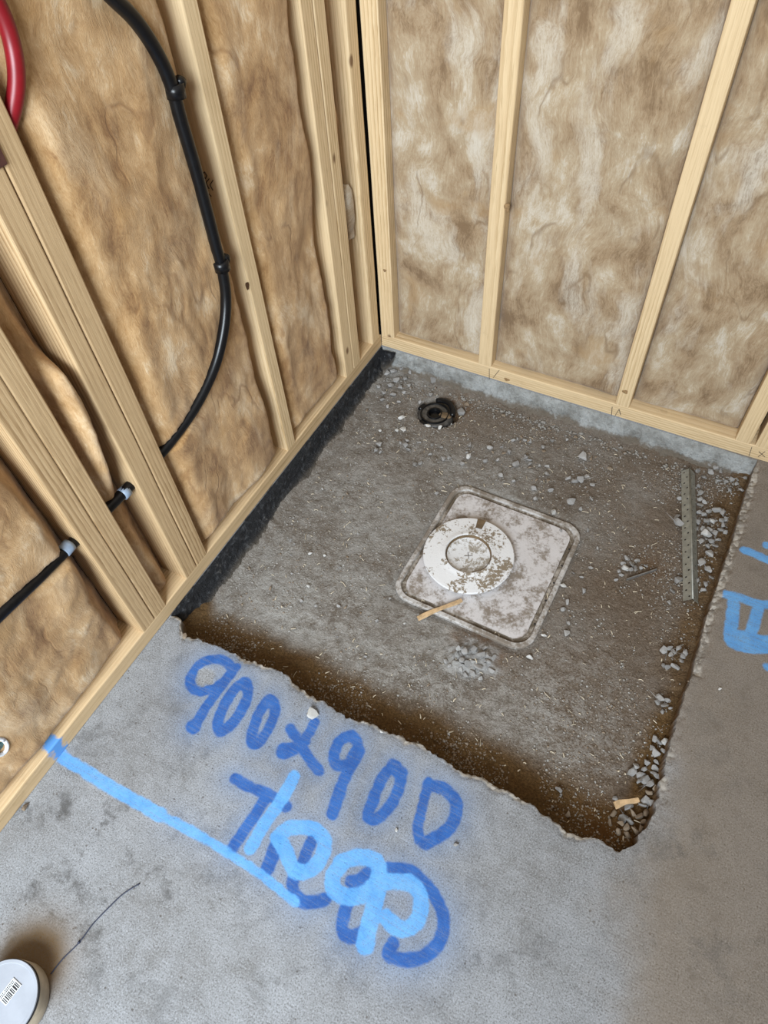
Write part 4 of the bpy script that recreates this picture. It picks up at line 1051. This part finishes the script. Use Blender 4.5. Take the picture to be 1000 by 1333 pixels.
# ------------------------------------------------------------------ on the slab
stone(407, 930, 16, 1, -.002, 'pale chip of concrete on the slab above the spray painted numbers', None, 0.0, 'concrete_chip')
stone(497, 953, 5, 1, 0, 'tiny white crumb on the slab edge', None, 0.0, 'concrete_chip')
for i, (x, y, s_, k, lab) in enumerate([(241,829,9,2,'dark crumb at the left tip of the slab edge'),(34,1052,9,2,'brown crumb of earth beside the left bottom plate'),(516,1081,5,1,'tiny white crumb right of the writing'),(594,1100,7,0,'small grey stone on the slab below the last zero'),
        (937,897,5,1,'tiny white crumb on the right slab')]):
    stone(x, y, s_, k, 0, lab, None, 0.0, 'slab_crumb')
path = catmull([PZ(x, y, .0015) for x, y in ((66,1268),(82,1248),(103,1227),(120,1204),(140,1183),(160,1164),(182,1150))], 8)
o = tube('thin_wire', path, .0013, WIRE, seg=6); tag(o, 'thin blue black wire curving over the slab beside the white tub', 'wire')
k = tube('kink', [PZ(102.5, 1227, .0012), PZ(103.5, 1226, .0034)], .0028, WIRE, seg=8); k.parent = o
def tub():
    H = .056; p = PZ(8, 1301, H); R_ = float(np.linalg.norm(PZ(49, 1300, H)-PZ(8, 1301, H)))*1.06
    p = PZ(2, 1303, H); R_ = float(np.linalg.norm(PZ(48.5, 1300, H)-p))
    r = empty('plastic_tub', (p[0], p[1], 0))
    lathe('body', [(.001, .001), (R_*.97, .001), (R_*1.0, .006), (R_*1.01, H-.010), (R_*.985, H-.007)], TUB, r, 64)
    lathe('seam', [(R_*.985, H-.009), (R_*1.004, H-.008), (R_*1.006, H-.003), (R_*.99, H-.002)], BLACKP, r, 64)
    lid = lathe('lid', [(R_*.99, H-.006), (R_*.99, H-.001), (R_*.98, H+.001), (R_*.90, H+.001), (R_*.89, H), (.001, H)], LID, r, 64)
    # barcode label
    c = PZ(13, 1291, H); e1 = PZ(27, 1273, H)-PZ(7, 1299, H); ang = math.atan2(e1[1], e1[0])
    lw = float(np.linalg.norm(e1))*1.02; lh = lw*.62
    lb = box('barcode_label', (-lw/2, -lh/2, 0), (lw/2, lh/2, .0006), PAPER); lb.parent = r; lb.location = (c[0]-p[0], c[1]-p[1], H+.0011); lb.rotation_euler = (0, 0, ang)
    # bars and text lines: flat print, one mesh
    V = []; F = []; x = -lw*.44; rg = random.Random(4)
    def quad(x0, x1, y0, y1):
        b = len(V)
        for z in (.0006, .0009): V.extend([(x0, y0, z), (x1, y0, z), (x1, y1, z), (x0, y1, z)])
        F.extend([(b+4, b+5, b+6, b+7), (b, b+1, b+5, b+4), (b+1, b+2, b+6, b+5), (b+2, b+3, b+7, b+6), (b+3, b, b+4, b+7)])
    while x < lw*.44:
        w_ = rg.choice((.0012, .0018, .003)); quad(x, min(x+w_, lw*.45), -lh*.44, lh*.10); x += w_+rg.choice((.0012, .0016, .0022))
    for x0, x1, y0 in ((-.42, -.1, .20), (-.04, .12, .20), (.2, .42, .20), (-.42, -.2, .34), (-.12, .4, .34)):
        xx = x0*lw
        while xx < x1*lw: quad(xx, xx+.0018, y0*lh, (y0+.07)*lh); xx += .0030
    o = new_obj('print', V, F, PRINT, lb)
    tag(r, 'round tub with a white barcoded lid at the bottom left', 'tub')
tub()
